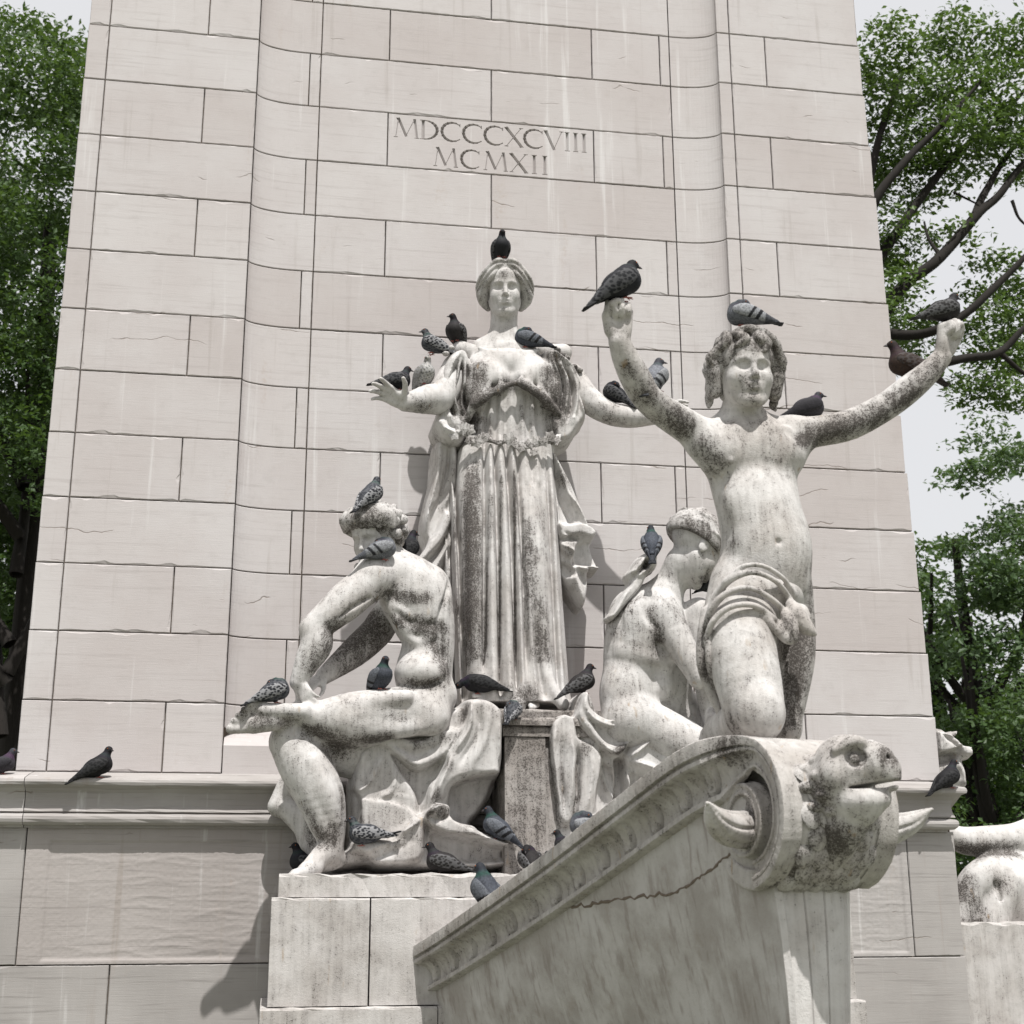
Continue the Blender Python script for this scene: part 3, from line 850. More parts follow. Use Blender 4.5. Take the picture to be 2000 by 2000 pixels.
# her left arm out to the side
sc.tube([vA(1290, 840, 11.25), vA(1370, 960, 11.15), vA(1480, 1035, 11.05), vA(1600, 1062, 10.98), vA(1735, 1060, 10.92)], [70*px, 74*px, 66*px, 60*px, 44*px], .03, n=4)
hand(sc, vA(1740, 1058, 10.92), vA(1860, 975, 10.80)-vA(1740, 1058, 10.92), (.3, -.2, 1), 205*px, -1, (.2, .3, .3), .12, (1.0, .1))
# bare foot under the hem
foot(sc, vA(1040, 2520, 10.95), vA(1110, 2600, 10.70)-vA(1040, 2545, 10.95), (0, 0, -1), 215*px)
foot(sc, vA(800, 2530, 11.0), (-.2, -1, 0), (0, 0, -1), 215*px)
sc.tube([vA(940, 800, 11.28), vA(940, 1300, 11.3)], .05, .03); sc.tube([vA(960, 1300, 11.3), vA(1035, 1900, 11.2), vA(1040, 2520, 11.0)], [.05, .05, .045], .03); sc.tube([vA(900, 1300, 11.3), vA(820, 1900, 11.25), vA(800, 2530, 11.05)], [.05, .05, .045], .03)
WG = gk(vA, [(480, 1000, 10.9, .14, .45), (600, 900, 11.1, .1, .5), (1480, 1060, 11, .2, .35), (250, 930, 10.5, .12, .7), (930, 290, 11.0, .07, .5), (800, 330, 11.0, .05, .4)])
finish(sc, 'body', M_MARBLE, woman, WB, WG, 0.16)
# hair: waves rolled back from a middle parting, loose knot behind
def wavy_hair(sc, c, H, fw):
    sc.frame(c, face_frame(fw), H)
    sc.ell((0, -.09, .21), (.385, .44, .345), .04)
    sc.ell((0, -.45, -.05), (.22, .18, .2), .05)
    for s_ in (-1, 1):
        sc.tube([(0, .23, .40), (s_*.12, .265, .37), (s_*.25, .22, .24), (s_*.345, .11, .07), (s_*.385, .03, -.08), (s_*.37, -.05, -.20), (s_*.30, -.16, -.26)], [.045, .052, .062, .075, .088, .078, .06], .035, n=4)
        for j, o in enumerate((.13, .045, -.035)):
            r = (.050, .054, .046)[j]; w_ = .025*math.sin(j*2.1+1)
            sc.tube([(s_*.015, .25+o*.1, .415+o*.6), (s_*.13, .30+w_, .365+o*1.0), (s_*.25+o*.3*s_, .275-w_, .245+o*1.05), (s_*(.375+o*.4), .16+w_, .10+o*.8), (s_*(.455+o*.15), .07-w_, -.06+o*.7), (s_*(.435-abs(o)*.3), .0, -.20+o*.3), (s_*.33, -.05, -.285)], [r*.6, r*.9, r*1.05, r*1.15, r*1.2, r, r*.5], .004, n=5)
        for j in range(4):
            sc.tube([(s_*.02, .20-.16*j, .53-.012*j*j), (s_*.17, .22-.17*j, .50-.014*j*j), (s_*.32, .13-.16*j, .34), (s_*.41, .0-.13*j, .16)], [.036, .048, .048, .036], .004, n=4)
    for s_ in (-1, 1):
        for o in (.09, .005):
            sc.tube([(s_*.14, .345, .375+o), (s_*.27+o*.3*s_, .325, .245+o*1.05), (s_*(.41+o*.4), .20, .09+o*.8), (s_*(.515+o*.1), .08, -.07+o*.7)], [.010, .018, .018, .012], .008, 's', n=4)
wavy_hair(sc := Sculpt(.0075), hc, HW*.97, WF)
sc.frame()
finish(sc, 'hair', M_MARBLE, woman, WB, gk(vA, [(770, 400, 11, .13, .85), (1070, 390, 11, .12, .8), (850, 250, 10.95, .08, .45), (1000, 250, 11, .08, .45)]), 0.34)
# gown
def interp_rows(rows):
    """rows of (zoom y, left x, right x, front depth, back depth) -> functions of world z"""
    Z, XL, XR, YF, YB_ = [], [], [], [], []
    for y, l, r, f, b in rows:
        c = (f+b)/2; pl, pr = vA(l, y, c), vA(r, y, c)
        Z.append(vA((l+r)/2, y, f)[2]); XL.append(pl[0]); XR.append(pr[0]); YF.append(f+DY); YB_.append(b+DY)
    o = np.argsort(Z); return [np.array(a)[o] for a in (Z, XL, XR, YF, YB_)]
ROWS = interp_rows([(860, 735, 1225, 11.06, 11.5), (1000, 725, 1205, 11.06, 11.5), (1160, 700, 1195, 11.05, 11.5), (1230, 668, 1185, 11.01, 11.5), (1500, 625, 1200, 10.93, 11.6),
                    (1900, 615, 1222, 10.88, 11.65), (2300, 640, 1250, 10.84, 11.65), (2480, 660, 1262, 10.80, 11.65), (2590, 672, 1280, 10.74, 11.65)])
FOLDS = []                                                    # (z array, x array, width, height) of every pleat
def fold(pts, wdt, amp, v=vC, Y=10.9):
    q = np.array([v(x, y, Y) for x, y in pts]); o = np.argsort(q[:, 2])
    FOLDS.append((q[o, 2], q[o, 0], v.r(wdt, Y), amp))
for a in ([(1262, 40), (1280, 650), (1300, 1320)], 10, .035), ([(1287, 40), (1304, 650), (1322, 1320)], 9, -.045), ([(1225, 200), (1235, 650), (1262, 1320)], 20, .030), ([(1250, 60), (1262, 650), (1284, 1320)], 9, -.035), \
        ([(1355, 60), (1365, 650), (1372, 1320)], 46, .028), ([(1318, 300), (1325, 700), (1335, 1320)], 8, -.012), ([(1438, -70), (1426, 650), (1420, 1330)], 11, -.060), ([(1464, -70), (1462, 650), (1462, 1330)], 20, .040), \
        ([(1490, -70), (1500, 650), (1502, 1330)], 10, -.060), ([(1520, -70), (1540, 650), (1550, 1330)], 22, .048), ([(1552, -70), (1578, 650), (1592, 1330)], 11, -.075), ([(1582, -70), (1602, 500), (1622, 1330)], 12, .040), \
        ([(1612, -70), (1622, 400), (1650, 1330)], 9, -.050), ([(1800, 20), (1822, 650), (1850, 1330)], 15, .030), ([(1778, 20), (1795, 650), (1822, 1330)], 9, -.030), ([(1690, 900), (1700, 1100), (1730, 1330)], 14, -.03), ([(1655, 700), (1668, 1000), (1690, 1330)], 12, .03), ([(1745, 850), (1765, 1100), (1790, 1330)], 12, .03):
    fold(*a)
for x0, x1, a in ((790, 800, .014), (822, 828, -.018), (850, 850, .014), (880, 880, -.014), (905, 900, .012), (935, 935, -.012), (968, 965, .012), (1000, 1000, -.016), (1030, 1030, .013), (1062, 1060, -.016), (1092, 1090, .014), (1122, 1120, -.014)):
    fold([(x0+(945-x0)*.12, 880), (x1, 1190), (x1+(x1-945)*.06, 1300), (x1+(x1-945)*.1, 1420)], 11, a*1.25, vA, 11.02)
LEG = vC(1705, 640, 10.9); LEG2 = vC(1362, 760, 10.9)
def gown(X, Y, Z):
    zz = np.clip(Z[0, 0], ROWS[0][0], ROWS[0][-1])
    l, r, f, b = [np.interp(zz, ROWS[0], a)[None, None, :] for a in ROWS[1:]]
    cx, hw, cy, hd = (l+r)/2, (r-l)/2, (f+b)/2, (b-f)/2
    p = 2.5
    rho = (np.abs((X-cx)/hw)**p+np.abs((Y-cy)/hd)**p)**(1/p)
    d = (rho-1)*np.minimum(hw, hd)*.95
    fz = np.zeros((X.shape[0], 1, Z.shape[2]))
    x2, z1 = X[:, 0, :], Z[0, 0]
    for q in FOLDS:
        xc = np.interp(z1, q[0], q[1])[None, :]
        fade = np.clip((q[0][-1]+.08-z1)/.45, 0.0, 1)**.7*np.clip((z1-q[0][0]+.05)/.06, 0, 1)
        fz[:, 0, :] += q[3]*fade[None, :]*np.exp(-((x2-xc)/q[2])**2)
    fz[:, 0, :] += .075*np.exp(-((x2-LEG[0])/.115)**2)*np.exp(-((z1-LEG[2])/.62)**2)[None, :]
    fz[:, 0, :] += .035*np.exp(-((x2-LEG2[0])/.075)**2)*np.exp(-((z1-LEG2[2])/.8)**2)[None, :]
    fr = np.clip((cy-Y)/.12+.3, 0, 1)
    d = d-fz*fr
    return np.maximum(d, np.maximum(ROWS[0][0]-Z, Z-ROWS[0][-1]))
sc = Sculpt(.0120)
sc.fn(gown, (ROWS[1].min()-.1, 10.62+DY, ROWS[0][0]), (ROWS[2].max()+.1, 11.7+DY, ROWS[0][-1]), .02)
T = lambda pts, r, k=.02, v=vA, op='u': sc.tube([v(*p) for p in pts], [v.r(q, pts[0][2]) for q in (r if np.ndim(r) else [r]*len(pts))], k, op, n=4)
sc.ell(vA(945, 790, 11.20), (.37, .19, .17), .06)
sc.ell(vA(845, 850, 11.10), (.20, .15, .15), .06, R=basis((.5, 0, 1))); sc.ell(vA(1075, 845, 11.10), (.20, .15, .15), .06, R=basis((-.5, 0, 1)))
sc.ell(vA(770, 930, 11.10), (.11, .12, .17), .06); sc.ell(vA(1165, 930, 11.10), (.11, .12, .17), .06)
T([(690, 700, 11.27), (760, 715, 11.27)], [52, 45], .05); T([(1240, 715, 11.27), (1130, 710, 11.27)], [52, 45], .05)
T([(790, 690, 11.14), (860, 715, 11.08), (950, 724, 11.07), (1040, 714, 11.08), (1110, 700, 11.14)], 11, .03)          # neckline
# gathered edge of the bodice under the bust, heavy folds falling to the sides
T([(728, 1070, 11.06), (765, 995, 11.0), (855, 935, 10.955), (945, 890, 10.945), (1000, 880, 10.945), (1075, 915, 10.95), (1150, 975, 10.98), (1222, 1050, 11.05)], [20, 25, 19, 15, 15, 19, 25, 20], .035)
T([(790, 1015, 10.98), (870, 960, 10.95), (950, 922, 10.94), (1005, 912, 10.94), (1070, 950, 10.94), (1140, 1010, 10.97)], [12, 13, 11, 11, 13, 12], .015, op='s')
for a in ([(750, 790, 11.06), (790, 870, 10.99), (765, 985, 10.98)], [8, 15, 14]), ([(820, 790, 11.0), (840, 870, 10.965), (815, 960, 10.965)], [6, 13, 12]), ([(1150, 800, 11.03), (1120, 890, 10.97), (1150, 970, 10.97)], [7, 14, 14]), ([(1080, 800, 10.99), (1060, 870, 10.955), (1085, 925, 10.955)], [6, 12, 10]), ([(900, 830, 10.96), (905, 880, 10.945), (890, 920, 10.95)], [5, 10, 8]), ([(1020, 830, 10.96), (1015, 860, 10.945), (1030, 895, 10.95)], [5, 10, 8]):
    T(a[0], a[1], .06)
# her right sleeve, then her left: cloth gathered at the shoulder, falling in pleats
relief_cloth(sc, vA, [(735, 690), (690, 676), (640, 695), (598, 760), (572, 850), (585, 950), (556, 1040), (538, 1100), (575, 1172), (650, 1205), (712, 1185), (752, 1070), (765, 950), (765, 800)], 11.05, 11.42, 34,
    [([(540, 1085), (640, 1050), (700, 1120), (690, 1195), (590, 1190)], -.05, 16), ([(700, 900), (745, 930), (740, 1040), (690, 1050)], .05, 14)],
    [([(705, 690), (640, 800), (612, 930), (630, 1090)], -.055, 15, .3), ([(712, 700), (672, 830), (660, 960), (690, 1070)], -.055, 13, .3), ([(722, 710), (708, 860), (700, 980), (722, 1060)], -.055, 12), ([(738, 720), (740, 850), (735, 980)], -.04, 11), ([(690, 730), (652, 850), (634, 980), (655, 1100)], .06, 9), ([(702, 740), (688, 880), (680, 1010)], .06, 8), ([(724, 750), (722, 880), (716, 1010)], .05, 8), ([(660, 715), (610, 800), (590, 900)], -.035, 12), ([(560, 1090), (600, 1130), (670, 1160)], -.04, 12), ([(590, 1060), (630, 1110), (690, 1130)], .04, 9)], .006, 12)
relief_cloth(sc, vA, [(1130, 685), (1190, 680), (1250, 715), (1310, 775), (1348, 838), (1356, 950), (1382, 1050), (1340, 1110), (1290, 1185), (1215, 1205), (1172, 1130), (1150, 1000), (1140, 820)], 11.06, 11.42, 34,
    [([(1180, 1080), (1290, 1060), (1330, 1110), (1270, 1190), (1210, 1195)], -.04, 16), ([(1160, 900), (1195, 900), (1195, 1040), (1160, 1040)], .04, 12)],
    [([(1165, 700), (1212, 830), (1212, 960), (1188, 1080)], -.055, 14), ([(1200, 710), (1256, 830), (1262, 960), (1232, 1090)], -.055, 14, .3), ([(1250, 750), (1306, 860), (1318, 980), (1290, 1100)], -.05, 14), ([(1320, 820), (1340, 950), (1365, 1045)], -.045, 11), ([(1190, 740), (1236, 860), (1238, 980), (1212, 1090)], .06, 8), ([(1230, 760), (1284, 870), (1292, 990), (1262, 1090)], .06, 8), ([(1300, 820), (1326, 920), (1338, 1030)], .045, 8), ([(1180, 700), (1250, 745), (1325, 820)], -.05, 12)], .006, 13)
for x, y in ((1210, 700), (1240, 725), (1262, 745), (1300, 790), (1330, 810), (640, 690), (610, 720)): sc.ell(vA(x, y, 11.11), (.035, .04, .022), .02)   # knots along the shoulder seams
# cloth spreading at the hem
for a in ([(1075, 2330, 10.87), (1040, 2480, 10.83), (1000, 2620, 10.76)], [16, 26, 40]), ([(1140, 2380, 10.86), (1185, 2520, 10.80), (1240, 2610, 10.75)], [16, 28, 34]), ([(840, 2350, 10.88), (820, 2500, 10.84), (790, 2610, 10.78)], [14, 24, 34]):
    T(a[0], a[1], .05)
WGR = gk(vA, [(640, 980, 11.1, 720, 1080, .12, .8), (690, 820, 11.1, 700, 1000, .10, .75), (1190, 850, 11, 1200, 1020, .12, .75), (780, 980, 10.97, 960, 890, .07, 1.0), (960, 890, 10.94, 1150, 980, .07, 1.0), (770, 800, 11, 790, 930, .09, .7), (1240, 900, 11.05, 1230, 1060, .1, .55),
              (745, 1300, 10.95, 735, 1560, .085, .8), (735, 1560, 10.9, 745, 1900, .10, .85), (745, 1900, 10.9, 755, 2350, .10, .75), (690, 1230, 11, 670, 1700, .05, .6), (1045, 1650, 10.85, 1075, 2080, .08, .62), (1100, 2080, 10.85, 1130, 2350, .09, .6), (1130, 1500, 10.9, 1140, 1800, .07, .35),
              (825, 1300, 10.9, 822, 2500, .028, .75), (900, 1300, 10.9, 900, 2500, .028, .7), (980, 1300, 10.9, 985, 2500, .028, .75), (1010, 1300, 10.9, 1045, 2500, .024, .6), (860, 1500, 10.9, 858, 2100, .04, .4), (850, 1040, 11, 850, 1140, .07, .45), (1040, 1000, 11, 1045, 1140, .08, .5), (720, 1080, 11, 730, 1180, .07, .6),
              (1210, 750, 11.1, .12, .75), (660, 740, 11.15, .1, .6), (690, 2100, 10.95, .1, .5), (1040, 2580, 10.75, .12, .7), (1300, 800, 11.1, .08, .7), (600, 1160, 11.2, 690, 1180, .09, .6), (1200, 1130, 11.1, .12, .5)])
finish(sc, 'gown', M_MARBLE, woman, WB, WGR, 0.12)
# ivy girdle: a cord with leaves
girdle_pts = [(668, 1140, 11.0), (720, 1160, 10.98), (800, 1180, 10.975), (880, 1195, 10.975), (950, 1195, 10.975), (1030, 1215, 10.975), (1110, 1210, 10.975), (1190, 1185, 11.0), (1215, 1160, 11.05)]
sc = Sculpt(.008)
T(girdle_pts, 11, .01)
T([(p[0]+15, p[1]+(14 if i % 2 else -14), p[2]-.01) for i, p in enumerate(girdle_pts)], 7, .008)
sc_g = finish(sc, 'girdle', M_MARBLE, woman, WB, gk(vA, [(x, 1180, 10.95, .1, .6) for x in (700, 850, 1000, 1150)]), 0.1, 0)
def ivy_mesh():
    o = [(0, -.45), (.20, -.38), (.48, -.36), (.40, -.06), (.50, .20), (.26, .26), (0, .52), (-.26, .26), (-.50, .20), (-.40, -.06), (-.48, -.36), (-.20, -.38)]
    V = [(0, -.12, 0)]+[(x, -.05+.10*abs(x), z) for x, z in o]+[(x*.96, .05+.10*abs(x), z*.96) for x, z in o]; n = len(o)
    return V, [[0, 1+i, 1+(i+1) % n] for i in range(n)]+[[1+i, 1+n+i, 1+n+(i+1) % n, 1+(i+1) % n] for i in range(n)]+[[1+n+i for i in range(n)][::-1]]
iv = bpy.data.meshes.new('ivy_leaf'); V_, F_ = ivy_mesh(); iv.from_pydata(V_, [], [f[::-1] for f in F_]); iv.update(); iv.materials.append(M_MARBLE)
at = iv.attributes.new('grime', 'FLOAT', 'POINT'); at.data.foreach_set('value', [.45]*len(V_))
for x, y, s_, rz in ((690, 1130, 70, .5), (728, 1128, 75, -.3), (775, 1195, 70, 2.9), (815, 1170, 62, .9), (742, 1185, 55, 2.2), (955, 1180, 78, .2), (1010, 1220, 72, 3.3), (985, 1205, 50, 1.2), (1065, 1200, 55, .7), (1100, 1190, 62, -.8), (1140, 1195, 58, 2.6), (1172, 1165, 62, .4), (1200, 1190, 60, 2.8), (1085, 1250, 46, 3.3), (655, 1160, 55, 2.4)):
    l = bpy.data.objects.new('ivy_leaf', iv); l.location = vA(x, y, 10.955 if 700 < x < 1180 else 10.99)-WB; l.scale = (s_*px*1.05,)*3
    l.rotation_euler = (rng.uniform(-.3, .3), rz, rng.uniform(-.35, .35)); link(l, woman)
# mantle hanging from both arms
sc = Sculpt(.0108)
relief_cloth(sc, vA, [(555, 1165), (600, 1175), (680, 1195), (690, 1400), (690, 1900), (690, 2560), (600, 2560), (530, 2250), (470, 2050), (425, 1900), (440, 1830), (500, 1745), (484, 1680), (482, 1600), (502, 1500), (530, 1380), (538, 1260)], 11.18, 11.55, 34,
    [([(520, 1560), (600, 1470), (640, 1380), (650, 1500), (590, 1640), (510, 1740)], .06, 14), ([(610, 1560), (640, 1640), (560, 1760), (470, 1850), (450, 1820), (540, 1700)], -.07, 12), ([(640, 1500), (690, 1480), (690, 2500), (655, 2500)], .05, 10)],
    [([(590, 1190), (560, 1380), (520, 1540), (492, 1680)], -.05, 18, .3), ([(635, 1200), (610, 1380), (560, 1540)], .06, 12), ([(660, 1220), (640, 1420), (600, 1560)], -.05, 15), ([(560, 1250), (540, 1400), (515, 1520)], .035, 10), ([(640, 1700), (560, 1860), (480, 1960)], -.05, 16), ([(640, 1640), (570, 1780), (470, 1890)], .05, 10), ([(640, 1860), (590, 2020), (520, 2150)], -.045, 15), ([(640, 1780), (580, 1930), (500, 2050)], .05, 11), ([(640, 2050), (610, 2250), (580, 2450)], -.04, 14), ([(610, 2000), (580, 2200), (560, 2400)], .04, 11), ([(625, 1660), (628, 2000), (640, 2500)], -.04, 10)], .008, 5)
relief_cloth(sc, vA, [(1175, 1225), (1210, 1240), (1235, 1290), (1290, 1390), (1350, 1530), (1388, 1625), (1428, 1685), (1412, 1730), (1425, 1790), (1452, 1868), (1405, 1886), (1388, 1890), (1388, 1990), (1360, 2085), (1295, 2015), (1240, 1935), (1212, 1860), (1200, 1700), (1195, 1500), (1185, 1350)], 11.12, 11.5, 26,
    [([(1200, 1635), (1250, 1655), (1330, 1640), (1425, 1685), (1400, 1722), (1330, 1700), (1240, 1720), (1205, 1690)], -.075, 7), ([(1322, 1745), (1410, 1735), (1442, 1862), (1312, 1866), (1292, 1825)], .085, 7), ([(1210, 1730), (1290, 1740), (1330, 1740), (1290, 1820), (1240, 1800)], -.05, 9), ([(1300, 1850), (1440, 1862), (1400, 1890), (1330, 1885)], -.06, 6), ([(1215, 1840), (1290, 1870), (1300, 1920), (1230, 1900)], .06, 10), ([(1215, 1400), (1240, 1400), (1300, 1600), (1225, 1620)], .05, 10)],
    [([(1195, 1260), (1250, 1420), (1340, 1600)], -.045, 13, .3), ([(1200, 1300), (1225, 1480), (1290, 1640)], .05, 10), ([(1205, 1500), (1215, 1600), (1220, 1700)], -.05, 10), ([(1250, 1690), (1320, 1720), (1410, 1715)], .045, 7), ([(1230, 1760), (1290, 1790), (1310, 1850)], -.045, 9), ([(1410, 1740), (1425, 1800), (1445, 1865)], -.05, 7), ([(1290, 1900), (1320, 1960), (1350, 2060)], -.035, 14), ([(1340, 1900), (1360, 1970)], .03, 10), ([(1250, 1880), (1280, 1950), (1320, 2020)], .03, 9), ([(1280, 1480), (1330, 1580), (1380, 1650)], -.03, 12)], .008, 6)
finish(sc, 'mantle', M_MARBLE, woman, WB, gk(vA, [(1330, 1720, 11, .09, .7), (1280, 1800, 11, .08, .6), (1400, 1830, 11, .06, .5), (650, 1300, 11.1, 640, 2400, .05, .45), (520, 1500, 11.1, .08, .3), (1240, 1400, 11.1, .08, .5)]), 0.12)
# ------------------------------------------------------------------ seated man on the left, back half turned, foot crossed over his knee
c0 = View(430, 880, 700)
man = thing('seated_man_statue', 'seated nude marble man with curly hair and one foot crossed over his knee', 'statue', tuple(vF(850, 1230, 11.1)))
NB = np.array(man.location)
sc = Sculpt(.0115)
def tb(v, pts, r, k=.03, op='u', n=4, flat=None): sc.tube([v(*p) for p in pts], [v.r(q, pts[0][2]) for q in (r if np.ndim(r) else [r]*len(pts))], k, op, n=n, flat=flat)
def el(v, c, r, dep, k=.03, op='u', R=None): sc.ell(v(*c), (v.r(r[0], c[2]), dep, v.r(r[1], c[2])), k, op, R)
MH = c0.r(335, 11.05); mc = c0(830, 475, 11.05); MF = (-.62, -.76, -.30)
head(sc, mc, MH, MF)
tb(c0, [(860, 500, 11.12), (930, 610, 11.15), (1000, 690, 11.18)], [85, 95, 120], .05)
tb(c0, [(1095, 1210, 11.15), (1122, 1030, 11.15), (1085, 880, 11.15), (1030, 760, 11.15), (980, 690, 11.15)], [150, 138, 168, 178, 140], .05)
el(c0, (1150, 760, 11.13), (90, 130), .16, .07)                                # far shoulder blade, rounded back
el(c0, (900, 640, 11.02), (120, 85), .13, .10)                                 # trapezius to the near shoulder
el(c0, (830, 685, 10.96), (115, 100), .16, .06)                                # deltoid
el(c0, (1010, 765, 10.965), (105, 95), .07, .035); el(c0, (1150, 840, 11.0), (70, 120), .07, .035); el(c0, (960, 860, 10.985), (50, 80), .05, .03)   # shoulder blade, lat
tb(c0, [(920, 850, 10.97), (1010, 960, 10.965), (1120, 960, 10.99)], [26, 30, 26], .03); tb(c0, [(905, 800, 10.96), (1000, 880, 10.945), (1140, 910, 10.99)], [22, 26, 22], .03); tb(c0, [(975, 960, 10.97), (1060, 1040, 10.98), (1160, 1040, 11.0)], [22, 26, 22], .03)
tb(c0, [(960, 880, 10.90), (1040, 940, 10.865), (1180, 930, 10.93)], [9, 12, 9], .05, 's'); tb(c0, [(950, 1010, 10.93), (1060, 1050, 10.90), (1180, 1030, 10.95)], [8, 16, 10], .05, 's')
tb(c0, [(1240, 700, 11.05), (1190, 860, 10.95), (1190, 1020, 10.97), (1200, 1180, 11.0)], [10, 17, 18, 14], .035, 's')     # spine
el(c0, (1080, 1200, 11.02), (135, 98), .18, .05)                               # flank and buttock
tb(c0, [(950, 1262, 10.9), (1060, 1285, 10.88), (1200, 1240, 10.95)], [10, 13, 10], .04, 's')
tb(c0, [(840, 690, 10.95), (700, 790, 10.9), (600, 880, 10.88), (505, 960, 10.88)], [98, 98, 88, 72], .04)
tb(c0, [(800, 790, 10.87), (700, 865, 10.85), (600, 935, 10.86)], [34, 46, 28], .03); tb(c0, [(770, 735, 10.87), (680, 795, 10.86), (590, 870, 10.87)], [36, 44, 26], .03); tb(c0, [(800, 790, 10.82), (700, 850, 10.79), (590, 930, 10.80)], [6, 9, 6], .03, 's')
tb(c0, [(505, 965, 10.88), (520, 1040, 10.87), (470, 1140, 10.86), (418, 1250, 10.86)], [74, 84, 66, 42], .03)
hand(sc, c0(418, 1250, 10.86), c0(500, 1360, 10.80)-c0(418, 1250, 10.86), (-.6, -.7, .15), c0.r(190, 10.9), 1, (.35, .6, .5), .06, (.9, .4))
tb(c0, [(960, 820, 11.38), (880, 920, 11.40), (835, 985, 11.38), (720, 1090, 11.28), (560, 1215, 11.12)], [90, 85, 84, 76, 44], .03)
hand(sc, c0(555, 1220, 11.1), c0(440, 1290, 10.98)-c0(555, 1220, 11.1), (.3, -.3, 1), c0.r(200, 11), -1, (.3, .4, .3), .1, (.8, .3))
# crossed leg
tb(c0, [(470, 1435, 10.92), (560, 1450, 10.92), (720, 1452, 10.95), (900, 1425, 11.0), (1080, 1395, 11.05), (1150, 1320, 11.12)], [62, 100, 143, 138, 135, 125], .04)
tb(c0, [(1000, 1330, 10.83), (850, 1350, 10.82), (650, 1400, 10.81)], [40, 46, 30], .04); tb(c0, [(1130, 1480, 10.92), (950, 1500, 10.87), (700, 1520, 10.84)], [40, 50, 40], .04)
tb(c0, [(1150, 1390, 10.78), (960, 1420, 10.745), (760, 1450, 10.71)], [8, 12, 8], .06, 's')
el(c0, (1140, 1440, 10.98), (95, 95), .15, .06)
foot(sc, c0(425, 1425, 10.96), (-1, -.05, -.04), (.03, -1, -.22), c0.r(440, 10.9), 1)
# standing leg
tb(vF, [(900, 600, 11.3), (560, 540, 11.2), (270, 500, 11.05)], [170, 150, 112], .05)
tb(vF, [(255, 505, 11.0), (345, 650, 10.98), (425, 800, 10.97), (472, 960, 10.97), (498, 1080, 10.97), (490, 1150, 10.97)], [112, 138, 132, 102, 68, 62], .04)
tb(vF, [(300, 560, 10.9), (380, 800, 10.87), (470, 1060, 10.9)], [26, 22, 16], .025); tb(vF, [(390, 620, 10.84), (470, 800, 10.84), (520, 960, 10.87)], [44, 56, 30], .03); tb(vF, [(330, 640, 10.86), (410, 820, 10.84), (490, 1000, 10.88)], [6, 10, 7], .05, 's')
foot(sc, vF(480, 1120, 10.97), vF(200, 1290, 10.72)-vF(470, 1230, 10.97), (0, 0, -1), vF.r(380, 11), -1)
MG = gk(c0, [(610, 960, 10.85, 480, 1150, .09, .85), (840, 760, 10.9, 700, 880, .06, .8), (900, 770, 10.9, 1100, 800, .055, .75), (980, 920, 10.95, 1200, 960, .07, .8), (1150, 980, 10.95, 1240, 1180, .10, .75), (1130, 780, 11, .10, .5), (950, 740, 10.9, .07, .6), (800, 960, 11.3, 600, 1180, .16, .9), (960, 1260, 10.9, 1200, 1250, .05, .7),
             (480, 1500, 10.85, 900, 1560, .07, .85), (650, 1580, 10.9, .13, .8), (620, 1440, 10.82, 1000, 1440, .04, .5), (100, 1400, 10.7, 320, 1480, .10, .55), (380, 1440, 10.8, .08, .6), (420, 1230, 10.86, .08, .5), (880, 650, 10.95, .06, .35), (1220, 830, 11, .08, .5)]) + \
     gk(vF, [(310, 520, 10.9, 330, 760, .07, .7), (560, 800, 10.88, 480, 1080, .06, .6), (350, 860, 10.88, 440, 1080, .06, .55), (220, 1270, 10.75, .08, .5)])
finish(sc, 'body', M_MARBLE, man, NB, MG, 0.20)
def curls(sc, c, H, fw, seed, back=True, n=90, low=-.25, r0=.075):
    """short thick curls over a cap"""
    rs = np.random.RandomState(seed); sc.frame(c, face_frame(fw), H)
    sc.ell((0, -.09, .18), (.365, .43, .345), .03)
    m = 0
    while m < n:
        d = nrm(rs.normal(size=3)); p = np.array((0, -.09, .16))+d*np.array((.38, .44, .36))
        if p[2] < low or (p[1] > .10 and p[2] < .30) or (p[1] > -.02 and p[2] < .05): continue
        q = nrm(np.cross(d, rs.normal(size=3)))*.07
        r = r0*rs.uniform(.6, 1.1)
        sc.tube([p-q, p+d*.035, p+q], [r*.6, r, r*.55], .012, n=2); m += 1
    sc.frame()
curls(sc := Sculpt(.0085), mc, MH*1.04, MF, 5, n=64, r0=.085)
sc.frame(mc, face_frame(MF), MH*1.04)
rs = np.random.RandomState(21)
for j in range(15):                                             # thick fringe thrown forward over the brow
    a = -1.55+3.1*j/14; e = rs.uniform(-.02, .02)
    p0 = np.array((.30*math.sin(a), .02+.22*math.cos(a), .47)); p1 = np.array((.40*math.sin(a), .05+.30*math.cos(a)+e, .33+e)); p2 = np.array((.43*math.sin(a+.12), .03+.31*math.cos(a+.12), .17+.06*math.cos(a)+e))
    sc.tube([p0, p1, p2], [.06, .085, .05], .012, n=4)
for j in range(16):
    a = -1.3+2.6*j/15; sc.ell((.24*math.sin(a), .17+.10*math.cos(a), -.40-.05*math.cos(a*1.3)), (.06, .06, .07), .025)      # short beard
sc.frame()
finish(sc, 'hair', M_MARBLE, man, NB, gk(c0, [(800, 400, 10.9, .18, .75), (690, 460, 10.9, .1, .85), (960, 450, 11, .1, .9), (850, 370, 10.85, .08, .5)]), 0.36)
